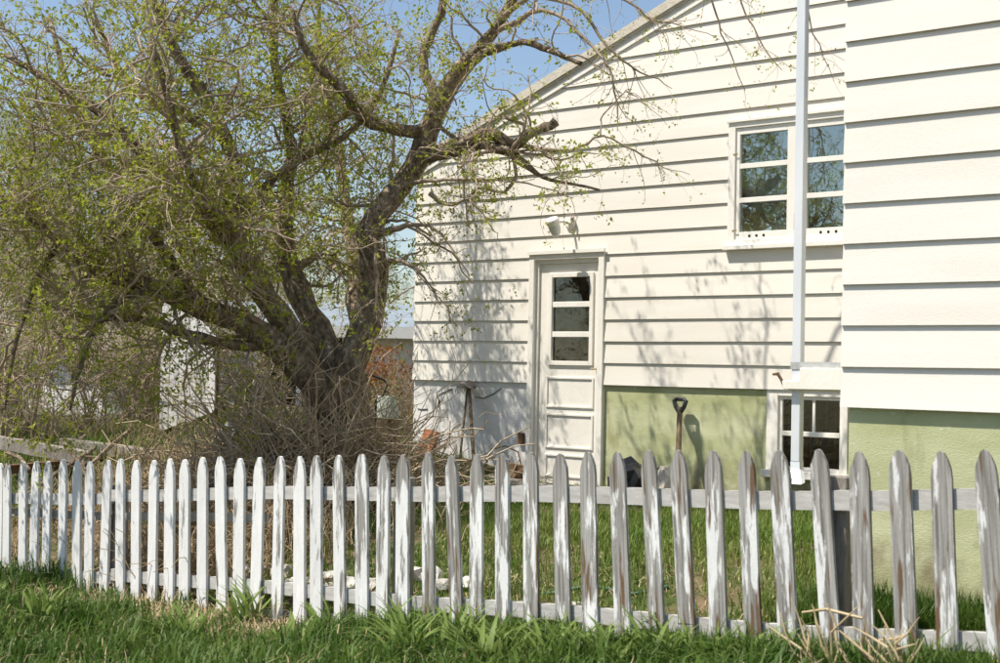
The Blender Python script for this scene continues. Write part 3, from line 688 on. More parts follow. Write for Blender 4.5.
def leaves_mesh(name, pts, dirs, size, R, mat, parent, k=4, spread=.03):
    N = len(pts); c = np.repeat(pts, k, 0) + R.normal(0, spread, (N * k, 3)); n = N * k
    ax = norm(np.repeat(dirs, k, 0) + R.normal(0, .9, (n, 3)) + np.array([0, 0, .3])); sd = norm(np.cross(ax, R.normal(0, 1, (n, 3))))
    nr = np.cross(ax, sd)
    s = R.uniform(size[0], size[1], n)[:, None]; w = s * R.uniform(.22, .34, n)[:, None]
    v0 = c; v1 = c + ax * s * .5 + sd * w + nr * w * .4; v2 = c + ax * s; v3 = c + ax * s * .5 - sd * w + nr * w * .4
    V = np.stack([v0, v1, v2, v3], 1).reshape(-1, 3); b = np.arange(n)[:, None] * 4
    F = np.concatenate([b + np.array([[0, 1, 2]]), b + np.array([[0, 2, 3]])], 0)
    o = link(name, mesh_np(name, V, F), mat, parent); o['kind'] = 'stuff'; return o
def limb_mesh(name, parent, limbs, R, mat, sides=10):
    mb_v = []; mb_f = []; b = 0
    for P, Rr in limbs:
        n = len(P); ph = R.uniform(0, 6)
        V, F = tube_arrays(P[None], Rr[None], sides)
        ctr = np.repeat(P, sides, 0); rad = V - ctr; a = np.tile(np.arange(sides), n); t = np.repeat(np.arange(n), sides)
        k = 1 + .15 * np.sin(a * 2 * math.pi / sides * 3 + t * .25 + ph) + .08 * np.sin(a * 2 * math.pi / sides * 2 - t * .6 + ph) + R.normal(0, .085, len(V))
        V = ctr + rad * k[:, None]
        V = np.vstack([V, P[-1]]); cap = [(b + (n - 1) * sides + i, b + (n - 1) * sides + (i + 1) % sides, b + n * sides, b + n * sides) for i in range(sides)]
        mb_v.append(V); mb_f.append(F + b); b += len(V)
        mb_f.append(np.array([(c[0], c[1], c[2], c[2]) for c in cap]))
    V = np.concatenate(mb_v); F = np.concatenate(mb_f)
    me = bpy.data.meshes.new(name); me.from_pydata(V.tolist(), [], [tuple(dict.fromkeys(f)) for f in F.tolist()]); me.update()
    me.polygons.foreach_set('use_smooth', np.ones(len(me.polygons), bool))
    return link(name, me, mat, parent)

def resample(limbs, m):
    P = np.stack([catmull(p, m) for p, r in limbs]); Rr = np.stack([np.interp(np.linspace(0, 1, m), np.linspace(0, 1, len(r)), r) for p, r in limbs])
    return P, Rr
def tree_from_limbs(root, limbs, R, d1, d2, d3, l1, l2, l3, leafsize, weight=None, leaf=LEAF, leafk=4, keepleaf=1.0, up=.5, spr=.03, twigmats=(TWIG, SPUR)):
    P, Rr = resample(limbs, 24)
    wob = R.normal(0, 1, P.shape); wob = (wob + np.roll(wob, 1, 1) + np.roll(wob, -1, 1)) / 3; wob[:, 0] = 0; wob[:, -1] = 0
    P = P + wob * np.minimum(Rr[..., None] * .35, .03)
    limb_mesh('limbs', root, [(P[i], Rr[i]) for i in range(len(P))], R, BARK)
    s, d, ln, r = spawn(P, Rr, d1, R, .12, (35, 85), l1, (.009, .022), up, weight)
    A, Ar = grow(s, d, ln, r, 14, .34, np.array([0, 0, .02]), R, .3)
    A2s, A2d, A2l, A2r = spawn(A, Ar, d2, R, .1, (30, 80), l2, (.0045, .009), .25)
    B, Br = grow(A2s, A2d, A2l, A2r, 8, .38, np.array([0, 0, .0]), R, .35)
    s3, d3_, l3_, r3 = spawn(np.concatenate([B]), np.concatenate([Br]), d3, R, .1, (30, 80), l3, (.0022, .0038), .2)
    s4, d4, l4, r4 = spawn(A, Ar, d3 * .45, R, .1, (30, 80), l3, (.0022, .0038), .3)
    s3, d3_, l3_, r3 = [np.concatenate(q) for q in ((s3, s4), (d3_, d4), (l3_, l4), (r3, r4))]
    C, Cr = grow(s3, d3_, l3_, np.maximum(r3, .0024), 4, .40, np.array([0, 0, .02]), R, .5)
    tubes_mesh('branches', [(A, Ar, 6)], twigmats[0], root)
    tubes_mesh('twigs', [(B, Br, 4), (C, Cr, 3)], twigmats[1], root)
    k = R.uniform(0, 1, len(C)) < keepleaf
    pts = np.concatenate([C[k, -1], B[:, -1]]); dd = np.concatenate([C[k, -1] - C[k, -2], B[:, -1] - B[:, -2]])
    leaves_mesh('leaves', pts, norm(dd), leafsize, R, leaf, root, leafk, spr)
    return len(A), len(B), len(C), len(pts) * leafk

TY = 12.42
tb = at(352, 470, TY); tb[2] = GZ(tb[0], tb[1])
apple = thing('apple_tree', 'old gnarled apple tree with many limbs and fresh green buds beside the house', 'tree', (0, 0, 0))
def LB(*pts):   # (px, py, depth, radius)
    return np.array([at(x, y, Y * .97) for x, y, Y, r in pts]), np.array([r * (.74 if r > .05 else .85) for *_, r in pts])
g0 = tb.copy(); g0[2] -= .15
trunk = (np.array([g0, g0 + (0, 0, .35), at(352, 465, TY), at(345, 425, TY), at(338, 392, TY), at(334, 372, TY)]), np.array([.40, .33, .28, .265, .27, .20]))
limb_mesh('trunk', apple, [(catmull(trunk[0], 20), np.interp(np.linspace(0, 1, 20), np.linspace(0, 1, 6), trunk[1]))], np.random.default_rng(3), BARK, 14)
limbs = [
 LB((342, 415, 12.8, .20), (352, 365, 12.7, .18), (370, 315, 12.7, .165), (377, 265, 12.7, .155), (375, 226, 12.7, .15), (396, 190, 12.7, .14), (420, 158, 12.7, .13), (433, 120, 12.7, .11), (455, 75, 12.7, .10), (490, 35, 12.6, .075), (515, -5, 12.5, .05), (545, -45, 12.3, .03)),
 LB((336, 405, 12.8, .19), (326, 348, 12.9, .17), (300, 300, 13.0, .14), (288, 262, 13.1, .115), (286, 207, 13.1, .09), (289, 155, 13.1, .07), (282, 100, 13.0, .055), (272, 40, 12.9, .04), (280, -40, 12.8, .025)),
 LB((332, 410, 12.7, .20), (308, 368, 12.6, .18), (280, 322, 12.5, .155), (257, 284, 12.4, .14), (237, 238, 12.3, .125), (231, 200, 12.3, .11), (233, 163, 12.3, .095), (215, 115, 12.2, .075), (188, 70, 12.1, .055), (160, 20, 12.0, .04), (140, -40, 12.0, .025)),
 LB((326, 400, 12.7, .18), (285, 352, 12.5, .155), (242, 324, 12.2, .135), (196, 303, 12.0, .12), (150, 288, 11.8, .10), (105, 272, 11.7, .08), (60, 240, 11.6, .06), (15, 205, 11.5, .04), (-40, 170, 11.5, .02)),
 LB((340, 400, 12.9, .17), (358, 345, 13.3, .12), (352, 285, 13.9, .10), (345, 215, 14.4, .08), (335, 140, 14.8, .06), (320, 60, 15.0, .04), (318, -20, 15, .02)),
 LB((262, 295, 12.4, .10), (244, 262, 11.9, .085), (205, 215, 11.5, .07), (172, 178, 11.2, .065), (140, 150, 11.1, .055), (108, 118, 11.0, .045), (60, 88, 11.0, .035), (5, 55, 11.0, .02)),
 LB((200, 304, 12.0, .085), (165, 255, 12.0, .065), (132, 205, 12.1, .055), (100, 150, 12.2, .04), (70, 90, 12.3, .03), (50, 20, 12.4, .02)),
 LB((432, 130, 12.7, .08), (402, 130, 12.6, .075), (366, 118, 12.4, .07), (345, 92, 12.2, .05), (312, 58, 12.0, .04), (290, 8, 11.9, .03)),
 LB((425, 160, 12.7, .09), (450, 150, 12.55, .078), (482, 137, 12.45, .07), (515, 143, 12.4, .065), (532, 133, 12.35, .055), (556, 122, 12.3, .046)),
 LB((440, 155, 12.6, .07), (478, 146, 12.5, .055), (505, 152, 12.4, .050), (525, 165, 12.4, .040), (545, 178, 12.4, .018), (600, 190, 12.3, .011)),
 LB((462, 65, 12.65, .05), (490, 50, 12.5, .04), (523, 43, 12.4, .033), (555, 52, 12.3, .028), (582, 64, 12.3, .022)),
 LB((437, 105, 12.7, .07), (424, 60, 12.9, .055), (438, 15, 13.0, .045), (450, -40, 13, .03)),
 LB((236, 230, 12.3, .07), (262, 190, 12.5, .055), (300, 160, 12.6, .045), (340, 140, 12.7, .035), (380, 95, 12.8, .03), (400, 30, 12.9, .02)),
 LB((225, 140, 12.2, .06), (180, 112, 12.4, .05), (150, 100, 12.6, .05), (120, 70, 12.7, .04), (95, 20, 12.8, .03)),
 LB((245, 250, 12.2, .06), (225, 225, 11.5, .05), (190, 180, 10.9, .045), (170, 110, 10.6, .035), (150, 40, 10.4, .025)),
 LB((285, 340, 12.5, .08), (240, 345, 12.2, .06), (190, 335, 11.9, .05), (140, 320, 11.7, .04), (90, 318, 11.5, .03), (40, 300, 11.4, .02)),
 LB((150, 288, 11.8, .05), (120, 300, 11.6, .04), (95, 330, 11.5, .03), (80, 370, 11.5, .022), (70, 410, 11.5, .012)),
 LB((60, 240, 11.6, .04), (40, 270, 11.5, .035), (25, 310, 11.5, .028), (12, 360, 11.5, .02), (5, 410, 11.6, .01)),
]
RT = np.random.default_rng(11)
def wt(p):
    w = np.clip(np.interp(p[:, 0], [-9, -2.0, -1.3, -.6, -.25, 3], [1, 1, .55, .36, .2, .10]), 0, 1)
    return w * np.where((p[:, 2] < 2.2) & (p[:, 0] > -2.6), .35, 1.0)
print(tree_from_limbs(apple, limbs, RT, 11.0, 9.0, 6.0, (.5, 1.6), (.2, .65), (.05, .20), (.024, .046), wt, leafk=6, keepleaf=.82, spr=.018))
# fine hanging twigs in front of the gable wall
hang = [LB((545, -45, 12.3, .025), (640, -75, 12.2, .018), (690, -40, 12.2, .018), (714, 5, 12.2, .011), (724, 40, 12.2, .008), (745, 90, 12.2, .004)),
        LB((545, -45, 12.3, .025), (660, -90, 12.0, .018), (725, -40, 12.0, .016), (742, 5, 12.0, .010), (762, 45, 12.0, .007), (782, 70, 12.0, .003)),
        LB((640, -75, 12.2, .018), (740, -95, 11.8, .02), (798, -30, 11.7, .012), (812, 30, 11.7, .008), (835, 80, 11.7, .003)),
        LB((490, 35, 12.6, .04), (545, 10, 12.3, .022), (590, 45, 12.1, .016), (612, 75, 12.0, .012), (618, 130, 12.0, .004)),
        LB((515, -5, 12.5, .03), (575, 5, 12.3, .02), (612, 50, 12.2, .015), (640, 72, 12.2, .010), (672, 88, 12.2, .004)),
        LB((505, 15, 12.5, .03), (560, -20, 12.2, .02), (625, 0, 12.1, .014), (655, 20, 12.1, .010), (680, 25, 12.1, .006), (720, 38, 12.1, .003)),
        LB((522, 146, 12.4, .03), (575, 150, 12.2, .016), (600, 135, 12.1, .012), (637, 153, 12.1, .009), (660, 165, 12.1, .006), (690, 175, 12.1, .003)),
        LB((600, 135, 12.1, .010), (605, 115, 12.1, .008), (625, 92, 12.1, .007), (640, 100, 12.1, .004), (668, 125, 12.1, .002)),
        LB((378, 235, 12.7, .05), (410, 225, 12.5, .025), (440, 232, 12.4, .015), (455, 255, 12.3, .010), (470, 275, 12.3, .005)),
        LB((376, 260, 12.7, .04), (405, 262, 12.4, .02), (425, 280, 12.3, .012), (440, 300, 12.2, .006), (455, 320, 12.2, .003)),
        LB((430, 195, 12.5, .03), (450, 205, 12.4, .018), (470, 200, 12.3, .012), (490, 225, 12.3, .007), (500, 240, 12.3, .003)),
        LB((400, 185, 12.7, .03), (430, 180, 12.4, .02), (465, 180, 12.3, .016), (500, 180, 12.3, .012), (550, 190, 12.3, .006), (575, 200, 12.3, .003))]
HP, HR = resample(hang, 18)
HP = HP + RT.normal(0, .008, HP.shape)
tubes_mesh('branches', [(HP, HR, 6)], TWIG, apple)
s, d, ln, r = spawn(HP, HR, 7.5, RT, .25, (25, 75), (.12, .55), (.003, .006), 0)
B, Br = grow(s, d, ln, r, 7, .2, np.array([0, 0, -.10]), RT, .35)
s, d, ln, r = spawn(B, Br, 6, RT, .2, (30, 70), (.03, .10), (.0022, .0035), 0)
C, Cr = grow(s, d, ln, r, 3, .2, np.array([0, 0, .0]), RT, .6)
tubes_mesh('twigs', [(B, Br, 4), (C, Cr, 3)], SPUR, apple)
pts = np.concatenate([C[:, -1], B[:, -1], B[::2, 3]]); dd = np.concatenate([C[:, -1] - C[:, 0], B[:, -1] - B[:, -2], B[::2, 3] - B[::2, 2]])
leaves_mesh('leaves', pts, norm(dd), (.016, .032), RT, LEAF, apple, 3, .014)

def auto_limbs(base, R, n, h, spread, r):
    out = []
    top = base + np.array([0, 0, h * .22])
    out_tr = (catmull([base - (0, 0, .15), base + (0, 0, h * .1), top + R.normal(0, .05, 3)], 10), np.linspace(r * 1.3, r, 10))
    for i in range(n):
        a = 2 * math.pi * (i + R.uniform(0, .6)) / n; rad = spread * R.uniform(.55, 1.0); hh = h * R.uniform(.55, 1.0)
        dv = np.array([math.cos(a), math.sin(a), 0])
        p = [base + (0, 0, h * .15), top + dv * rad * .22 + (0, 0, h * .10), top + dv * rad * .55 + (0, 0, hh * .38) + R.normal(0, .15, 3), top + dv * rad * .85 + (0, 0, hh * .6) + R.normal(0, .2, 3), top + dv * rad * 1.05 + (0, 0, hh * .78) + R.normal(0, .25, 3)]
        out.append((np.array(p), r * np.array([.62, .5, .33, .2, .07])))
    return out_tr, out
# second apple tree at the left edge of the plot
b2 = np.array([-6.0, 10.2, 0]); b2[2] = GZ(b2[0], b2[1])
R2 = np.random.default_rng(23)
apple2 = thing('apple_tree', 'twiggy apple tree whose branches reach in over the far end of the picket fence', 'tree', (0, 0, 0))
tr2, lb2 = auto_limbs(b2, R2, 8, 3.9, 2.4, .13)
limb_mesh('trunk', apple2, [tr2], R2, BARK, 12)
print(tree_from_limbs(apple2, lb2, R2, 3.0, 6.5, 5.0, (.5, 1.4), (.2, .6), (.05, .20), (.023, .044), None, leafk=6, keepleaf=.7, spr=.018))

def shrub(name, label, pos, R, h, spread, nst, leaf, group=None, leafsize=(.018, .034), leafk=3, keepleaf=.5, cat='shrub', d2=9, d3=8):
    root = thing(name, label, cat, (0, 0, 0), 0, group)
    base = np.array([pos[0], pos[1], float(GZ(pos[0], pos[1])) - .05])
    a = R.uniform(0, 2 * math.pi, nst); rr = R.uniform(0, .25 * spread, nst)
    st = base + np.stack([rr * np.cos(a), rr * np.sin(a), 0 * a], 1)
    d = np.stack([np.cos(a) * R.uniform(.1, .8, nst) * spread / h, np.sin(a) * R.uniform(.1, .8, nst) * spread / h, np.ones(nst)], 1)
    A, Ar = grow(st, d, h * R.uniform(.6, 1.1, nst), R.uniform(.010, .022, nst), 12, .13, np.array([0, 0, .0]), R, .25)
    s, dd, ln, r = spawn(A, Ar, d2, R, .12, (25, 70), (.25, .75), (.004, .009), .2)
    B, Br = grow(s, dd, ln, r, 7, .2, np.array([0, 0, .0]), R, .35)
    s, dd, ln, r = spawn(B, Br, d3, R, .1, (30, 75), (.05, .22), (.0025, .0045), .2)
    C, Cr = grow(s, dd, ln, np.maximum(r, .0025), 4, .2, np.array([0, 0, .0]), R, .5)
    tubes_mesh('stems', [(A, Ar, 6)], TWIG, root); tubes_mesh('twigs', [(B, Br, 4), (C, Cr, 3)], SPUR, root)
    k = R.uniform(0, 1, len(C)) < keepleaf
    pts = np.concatenate([C[k, -1], B[:, -1]]); dd = np.concatenate([C[k, -1] - C[k, -2], B[:, -1] - B[:, -2]])
    leaves_mesh('leaves', pts, norm(dd), leafsize, R, leaf, root, leafk, .03)
    return root
def gp(px, Y):
    p = at(px, 400, Y); return p[:2]
R3 = np.random.default_rng(31)
SH = [(-5, 15.5, 2.8, 1.2, 18, 'bare twiggy shrub arching over the grey beams behind the fence end'),
      (62, 24.5, 4.0, 2.4, 30, 'tall twiggy shrub with olive leaves standing behind the low white shed'),
      (148, 19.0, 2.8, 1.2, 24, 'narrow twiggy shrub beside the leaning white plank panel'),
      (-45, 17, 3.6, 2.0, 30, 'tall twiggy shrub at the outer end of the thicket behind the fence'),
      (28, 14.9, 2.0, 1.1, 10, 'thin shrub with budding twigs rising behind the long grey beam'),
      (92, 15.6, 2.2, .9, 8, 'thin shrub with budding twigs beside the short tilted plank'),
      (165, 20.5, 3.6, 2.0, 30, 'tall twiggy shrub growing behind the white plank panel'),
      (255, 20.5, 2.4, 1.5, 22, 'low twiggy shrub between the white plank panel and the apple trunk')]
for px, Y, h, sp, n, lab in SH:
    shrub('twiggy_shrub', lab, gp(px, Y), R3, h, sp, n, LEAF2, 'thicket shrubs behind the fence', leafsize=(.022, .042))
shrub('red_shrub', 'rust red leaved shrub between the apple trunk and the house corner', gp(383, 22.0), R3, 1.15, .8, 26, LEAFR, leafsize=(.04, .07), leafk=4, keepleaf=1.0)
shrub('low_shrub', 'low pale green bush growing by the house corner behind the tree', gp(402, 17.5), R3, .85, .7, 22, LEAF2, keepleaf=.8)

# background trees far behind, one built and copied
R4 = np.random.default_rng(41)
def bare_tree(label, pos, h, sp):
    root = thing('background_tree', label, 'tree', (pos[0], pos[1], float(GZ(pos[0], pos[1]))), 0, 'bare trees far behind the yard')
    tr, lb = auto_limbs(np.zeros(3), R4, 9, h, sp, .16)
    global keep_off
    ko = keep_off; keep_off = lambda p, d: (p, norm(d))
    limb_mesh('trunk', root, [tr], R4, BARK, 8)
    tree_from_limbs(root, lb, R4, 4.5, 4.5, 4.0, (.8, 2.0), (.4, 1.0), (.12, .4), (.05, .10), None, LEAF2, 3, .8, .5, .07)
    keep_off = ko
    return root
bt = bare_tree('olive budding tree standing far behind the white shed', gp(40, 34), 7.6, 3.6)
for px, Y, rz, sc_, lab in ((130, 40, 1.3, 1.0, 'olive budding tree far behind the white plank panel'), (-60, 30, 2.4, .95, 'olive budding tree far beyond the end of the fence'), (230, 46, 4.0, .92, 'distant budding tree beyond the neighbouring house porch'), (330, 52, 5.2, .85, 'distant budding tree above the pale roof of the neighbouring house')):
    r = bt.copy(); COL.objects.link(r); p = gp(px, Y); r.location = (p[0], p[1], float(GZ(p[0], p[1]))); r.rotation_euler = (0, 0, rz); r.scale = (sc_,) * 3; r['label'] = lab
    for ch in bt.children:
        c = ch.copy(); COL.objects.link(c); c.parent = r

# ------------------------------------------------------------------ background buildings
def bpx(px, py, Y): p = at(px, py, Y); return float(p[0]), float(p[2])
NW = over(M('pale_neighbour_siding', (0.62, 0.62, 0.60), 0.7, (0.50, 0.50, 0.48), 3, (1, 1, 8)), (0.3, 0.3, 0.28), 5, (1, 1, 4), .64, .8)
PALEROOF = M('pale_blue_metal_roof', (0.30, 0.35, 0.38), 0.6, (0.23, 0.27, 0.30), 3, spec=.5)
Yn = 34.0
x0, ze = bpx(205, 326, Yn); x1, _ = bpx(500, 326, Yn); xp0, _ = bpx(252, 326, Yn); xp1, _ = bpx(348, 326, Yn)
gz = float(GZ((x0 + x1) / 2, Yn))
nb = thing('neighbour_house', 'low pale house with blue grey roof and dark porch beyond the apple trunk', 'house', ((x0 + x1) / 2, Yn, gz))
ox = (x0 + x1) / 2; ze -= gz
MB().box(x0 - ox, xp0 - ox, .12, 5, -.2, ze).build('wall', NW, nb); MB().box(xp1 - ox, x1 - ox, .12, 5, -.2, ze).build('wall', NW, nb)
MB().box(xp0 - ox, xp1 - ox, 2.2, 2.3, -.2, ze).build('porch_wall', BROWNWOOD, nb)
z = 0.0
while z < ze - .15:
    for a, b in ((x0, xp0), (xp1, x1)):
        V, F = lap_board(a - ox, a - ox, b - ox, b - ox, z, min(z + .16, ze), 0, 1, .12); MB().add(V, F).build('siding_board', NW, nb)
    z += .16
rr = MB(); rr.add([(x0 - ox - .4, -.5, ze - .02), (x1 - ox + .4, -.5, ze - .02), (x1 - ox + .4, 4.5, ze + .75), (x0 - ox - .4, 4.5, ze + .75), (x0 - ox - .4, -.5, ze + .06), (x1 - ox + .4, -.5, ze + .06), (x1 - ox + .4, 4.5, ze + .83), (x0 - ox - .4, 4.5, ze + .83)],
       [(0, 3, 2, 1), (4, 5, 6, 7), (0, 1, 5, 4), (1, 2, 6, 5), (2, 3, 7, 6), (3, 0, 4, 7)])
rr.build('roof', PALEROOF, nb)
MB().box(x0 - ox - .4, x1 - ox + .4, -.53, -.502, ze - .22, ze + .05).build('fascia', TRIM, nb)
for px in (257, 300, 345):
    xx, _ = bpx(px, 350, Yn); MB().box(xx - ox - .06, xx - ox + .06, -.1, .02, -.1, ze - .03).build('porch_post', TRIM, nb)

SHED = over(M('flaking_white_planks', (0.82, 0.82, 0.81), 0.8, (0.70, 0.69, 0.67), 7, (6, 6, 1), .3, 30, rnd=.05), (0.36, 0.33, 0.29), 4, (6, 6, .8), .56, .70)
Ys = 21.5
x0, zt = bpx(12, 352, Ys); x1, _ = bpx(119, 352, Ys); gz = float(GZ((x0 + x1) / 2, Ys)); ox = (x0 + x1) / 2; hh = zt - gz
shed = thing('white_shed', 'low white plank shed half hidden by the twiggy thicket', 'shed', (ox, Ys, gz), math.radians(-26))
w = (x1 - x0) / 2
MB().box(-w, w, .03, 1.8, -.15, hh).build('shed_body', GREYWOOD, shed)
npk = 12
for i in range(npk):
    a = -w + 2 * w * i / npk; MB().box(a + .006, a + 2 * w / npk - .006, random.uniform(-.004, .006), .029, random.uniform(-.02, .02), hh * .52 if 6 < i < 10 else hh - .01).build('plank', SHED, shed)
wx0, wx1 = -w + 2 * w * 7 / npk, -w + 2 * w * 10 / npk
MB().box(wx0 + .01, wx1 - .01, .0, .02, hh * .56, hh * .95).build('pane', GLASSB, shed)
wfm = MB(); wfm.box(wx0, wx1, -.02, .01, hh * .521, hh * .57); wfm.box((wx0 + wx1) / 2 - .02, (wx0 + wx1) / 2 + .02, -.015, -.001, hh * .571, hh - .01); wfm.build('window_frame', SHED, shed)
MB().add([(-w - .15, -.2, hh + .002), (w + .15, -.2, hh + .002), (w + .15, 1.95, hh + .35), (-w - .15, 1.95, hh + .35), (-w - .15, -.2, hh + .05), (w + .15, -.2, hh + .05), (w + .15, 1.95, hh + .40), (-w - .15, 1.95, hh + .40)],
         [(0, 3, 2, 1), (4, 5, 6, 7), (0, 1, 5, 4), (1, 2, 6, 5), (2, 3, 7, 6), (3, 0, 4, 7)]).build('roof', GREYWOOD, shed)
# barrel by the shed
bp_ = gp(126, 20.6); bz = float(GZ(*bp_))
barrel = thing('barrel', 'grey green metal barrel standing beside the low white shed', 'barrel', (bp_[0], bp_[1], bz - .03))
BAR = M('grey_green_barrel_paint', (0.16, 0.20, 0.17), .6, (0.24, 0.26, 0.22), 5)
MB().lathe([(.001, 0), (.26, 0), (.27, .02), (.265, .25), (.275, .27), (.265, .29), (.265, .52), (.275, .54), (.265, .56), (.265, .78), (.27, .80), (.25, .80), (.245, .77), (.001, .77)], 20).build('drum', BAR, barrel, smooth=True)
MB().lathe([(.272, .795), (.285, .80), (.285, .815), (.272, .82)], 20).build('rim', STEEL, barrel, smooth=True)
# white plank panel
Yh = 16.6
pa = at(159, 430, Yh); pb_ = at(214, 413, Yh - .40)
dxy = pb_[:2] - pa[:2]; wd = float(np.linalg.norm(dxy)); rz = math.atan2(dxy[1], dxy[0])
gz = float(GZ(pa[0], pa[1])) - .03
hut = thing('plank_panel', 'tall white plank panel with sloping top standing in dry brush beside the apple tree', 'panel', (pa[0], pa[1], gz), rz)
zb_ = float(pa[2]) - gz; zb1_ = float(pb_[2]) - gz
zt0 = float(at(160, 300, Yh)[2]) - gz; zt1 = float(at(213, 338, Yh - .40)[2]) - gz
npk = 6
def hut_top(x):
    t = x / wd; return zt0 + (.03 if t < .35 else -(t - .35) / .65 * (zt0 - zt1))
for i in range(npk):
    a, b = wd * i / npk + .004, wd * (i + 1) / npk - .004; zz = random.uniform(-.02, .02)
    MB().prism([(a, zz + zb_ + (zb1_ - zb_) * a / wd), (b, zz + zb_ + (zb1_ - zb_) * b / wd), (b, hut_top(b) + random.uniform(-.02, .02)), (a, hut_top(a) + random.uniform(-.01, .03))], random.uniform(-.004, .004), .022).build('plank', SHED, hut)
for f_ in (.25, .8): MB().box(.02, wd - .02, .023, .055, zb_ + (zt1 - zb_) * f_, zb_ + (zt1 - zb_) * f_ + .09).build('batten', GREYWOOD, hut)
for xx in (.04, wd - .10): MB().add([(xx, .056, -.1), (xx + .06, .056, -.1), (xx + .06, .12, -.1), (xx, .12, -.1), (xx, .056, zt1 - .1), (xx + .06, .056, zt1 - .1), (xx + .06, .12, zt1 - .1), (xx, .12, zt1 - .1)], [(0, 3, 2, 1), (4, 5, 6, 7), (0, 1, 5, 4), (1, 2, 6, 5), (2, 3, 7, 6), (3, 0, 4, 7)]).build('post', BROWNWOOD, hut)

# ------------------------------------------------------------------ ground hits and small things
def gh(px, py):
    d = ray(px, py); o = np.array([0, 0, EYE]); t = 3.0
    while t < 60:
        p = o + d * t
        if p[2] < GZ(p[0], p[1]): return p
        t += .02
    return p
def beam(px0, py0, Y0, px1, py1, Y1, th, wdt, lab, mat=GREYWOOD, name='timber_beam'):
    a = at(px0, py0, Y0); b = at(px1, py1, Y1)
    L = float(np.linalg.norm(b - a)); mid = (a + b) / 2
    m = MB(); n = 8
    V = []; F = []
    for i in range(n + 1):
        x = -L / 2 + L * i / n; j = [random.uniform(-.006, .006) for _ in range(4)]
        V += [(x, -wdt / 2 + j[0], -th / 2 + j[1]), (x, wdt / 2 + j[2], -th / 2 + j[3]), (x, wdt / 2 + j[1], th / 2 + j[0]), (x, -wdt / 2 + j[3], th / 2 + j[2])]
    for i in range(n):
        for j in range(4): F.append((i * 4 + j, i * 4 + 4 + j, i * 4 + 4 + (j + 1) % 4, i * 4 + (j + 1) % 4)[::-1])
    F.append((3, 2, 1, 0)[::-1]); F.append(tuple(n * 4 + k for k in (0, 1, 2, 3)))
    m.add(V, F); o = m.build(name, mat); v = Vector(b - a).normalized()
    o.rotation_euler = v.to_track_quat('X', 'Z').to_euler(); o.location = mid
    set_props(o, lab, 'beam' if name == 'timber_beam' else 'plank', 'timbers lying behind the fence'); return o
beam(-45, 434, 14.2, 88, 458, 13.5, .12, .12, 'long grey timber beam with nail holes lying behind the fence end')
beam(64, 443, 14.3, 120, 451, 14.0, .10, .14, 'short grey plank tilted on the timber pile behind the fence', name='loose_plank')
beam(88, 447, 14.0, 240, 467, 13.2, .11, .16, 'wide grey timber lying in front of the white plank panel')
beam(0, 470, 13.2, 110, 462, 13.9, .09, .10, 'dark lower timber under the long grey beam', BROWNWOOD)
beam(222, 452, 13.3, 330, 459, 12.6, .06, .12, 'yellowed plank lying in dry brush by the apple trunk', M('yellowed_plank', (.40, .33, .16), .8, (.30, .24, .12), 6, (1, 6, 6)), 'loose_plank')
for k, (a, b) in enumerate((((95, 448), (20, 500)), ((62, 440), (98, 500)), ((130, 430), (85, 470)), ((5, 452), (30, 470)))):
    p = at(a[0], a[1], 13.0); q = at(b[0], b[1], 12.6)
    o = MB().tube([p, (p + q) / 2 + (0.02, 0, .03), q], [.016, .02, .014], 6).build('dead_branch', BARK)
    set_props(o, ('dead branch propped across the long grey beam', 'crooked dead branch standing up through the grey timbers', 'thin dead branch leaning toward the white plank panel', 'short dead stick poking from the timber pile')[k], 'branch', 'dead branches on the timber pile')

def Wp(px, py, off): return hit(px, py, P0 + NN * off)
def gnd(p): q = np.array(p, float); q[2] = float(GZ(q[0], q[1])) - .02; return q
# tools leaning on the white foundation
t1 = Wp(467.5, 387, .05); b1 = gnd(Wp(459, 460, .42))
hoe = thing('garden_rake', 'slim dark handled garden rake leaning head up on the white foundation', 'rake', b1); rel = lambda p: tuple(np.array(p) - b1)
MB().tube([rel(b1), rel((b1 + t1) / 2), rel(t1)], [.013, .013, .012], 8).build('handle', HANDLE, hoe)
c = t1 - DR * .10
rk = MB().box(-.13, .13, -.012, .012, -.015, .018)
for k in range(9): rk.tube([(-.12 + .03 * k, -.005, -.01), (-.12 + .03 * k, -.035, -.035), (-.12 + .03 * k, -.04, -.07)], [.005, .005, .003], 5)
ho = rk.build('rake_head', STEEL, hoe); ho.location = rel(t1 + NN * .02); ho.rotation_euler = (0, 0, -YAW)
t2 = Wp(469, 386, .06); b2_ = gnd(Wp(475, 462, .45))
sh2 = thing('shovel', 'thick brown handled shovel leaning blade up on the white foundation', 'shovel', b2_); rel2 = lambda p: tuple(np.array(p) - b2_)
MB().tube([rel2(b2_), rel2((b2_ + t2) / 2), rel2(t2)], [.021, .020, .019], 8).build('handle', HANDLE, sh2)
bl = MB(); V = []; F = []; n = 8; mrow = 6
for j in range(mrow):
    t = j / (mrow - 1); ww = .11 * (1 - .85 * max(0, t - .55) / .45 * (t > .55)) ** .7 if t < 1 else .02
    for i in range(n): u = i / (n - 1) * 2 - 1; V.append((u * ww, -.03 * (1 - u * u) + .0, t * .20 - .14))
for j in range(mrow - 1):
    for i in range(n - 1): F.append((j * n + i, j * n + i + 1, (j + 1) * n + i + 1, (j + 1) * n + i))
bl.add(V, F); bo = bl.build('blade', STEEL, sh2, smooth=True); bo.location = rel2(t2 + NN * .03 + np.array([0, 0, .02])); bo.rotation_euler = (math.radians(-75), math.radians(10), -YAW + .3)
md = bo.modifiers.new('thickness', 'SOLIDIFY'); md.thickness = .004
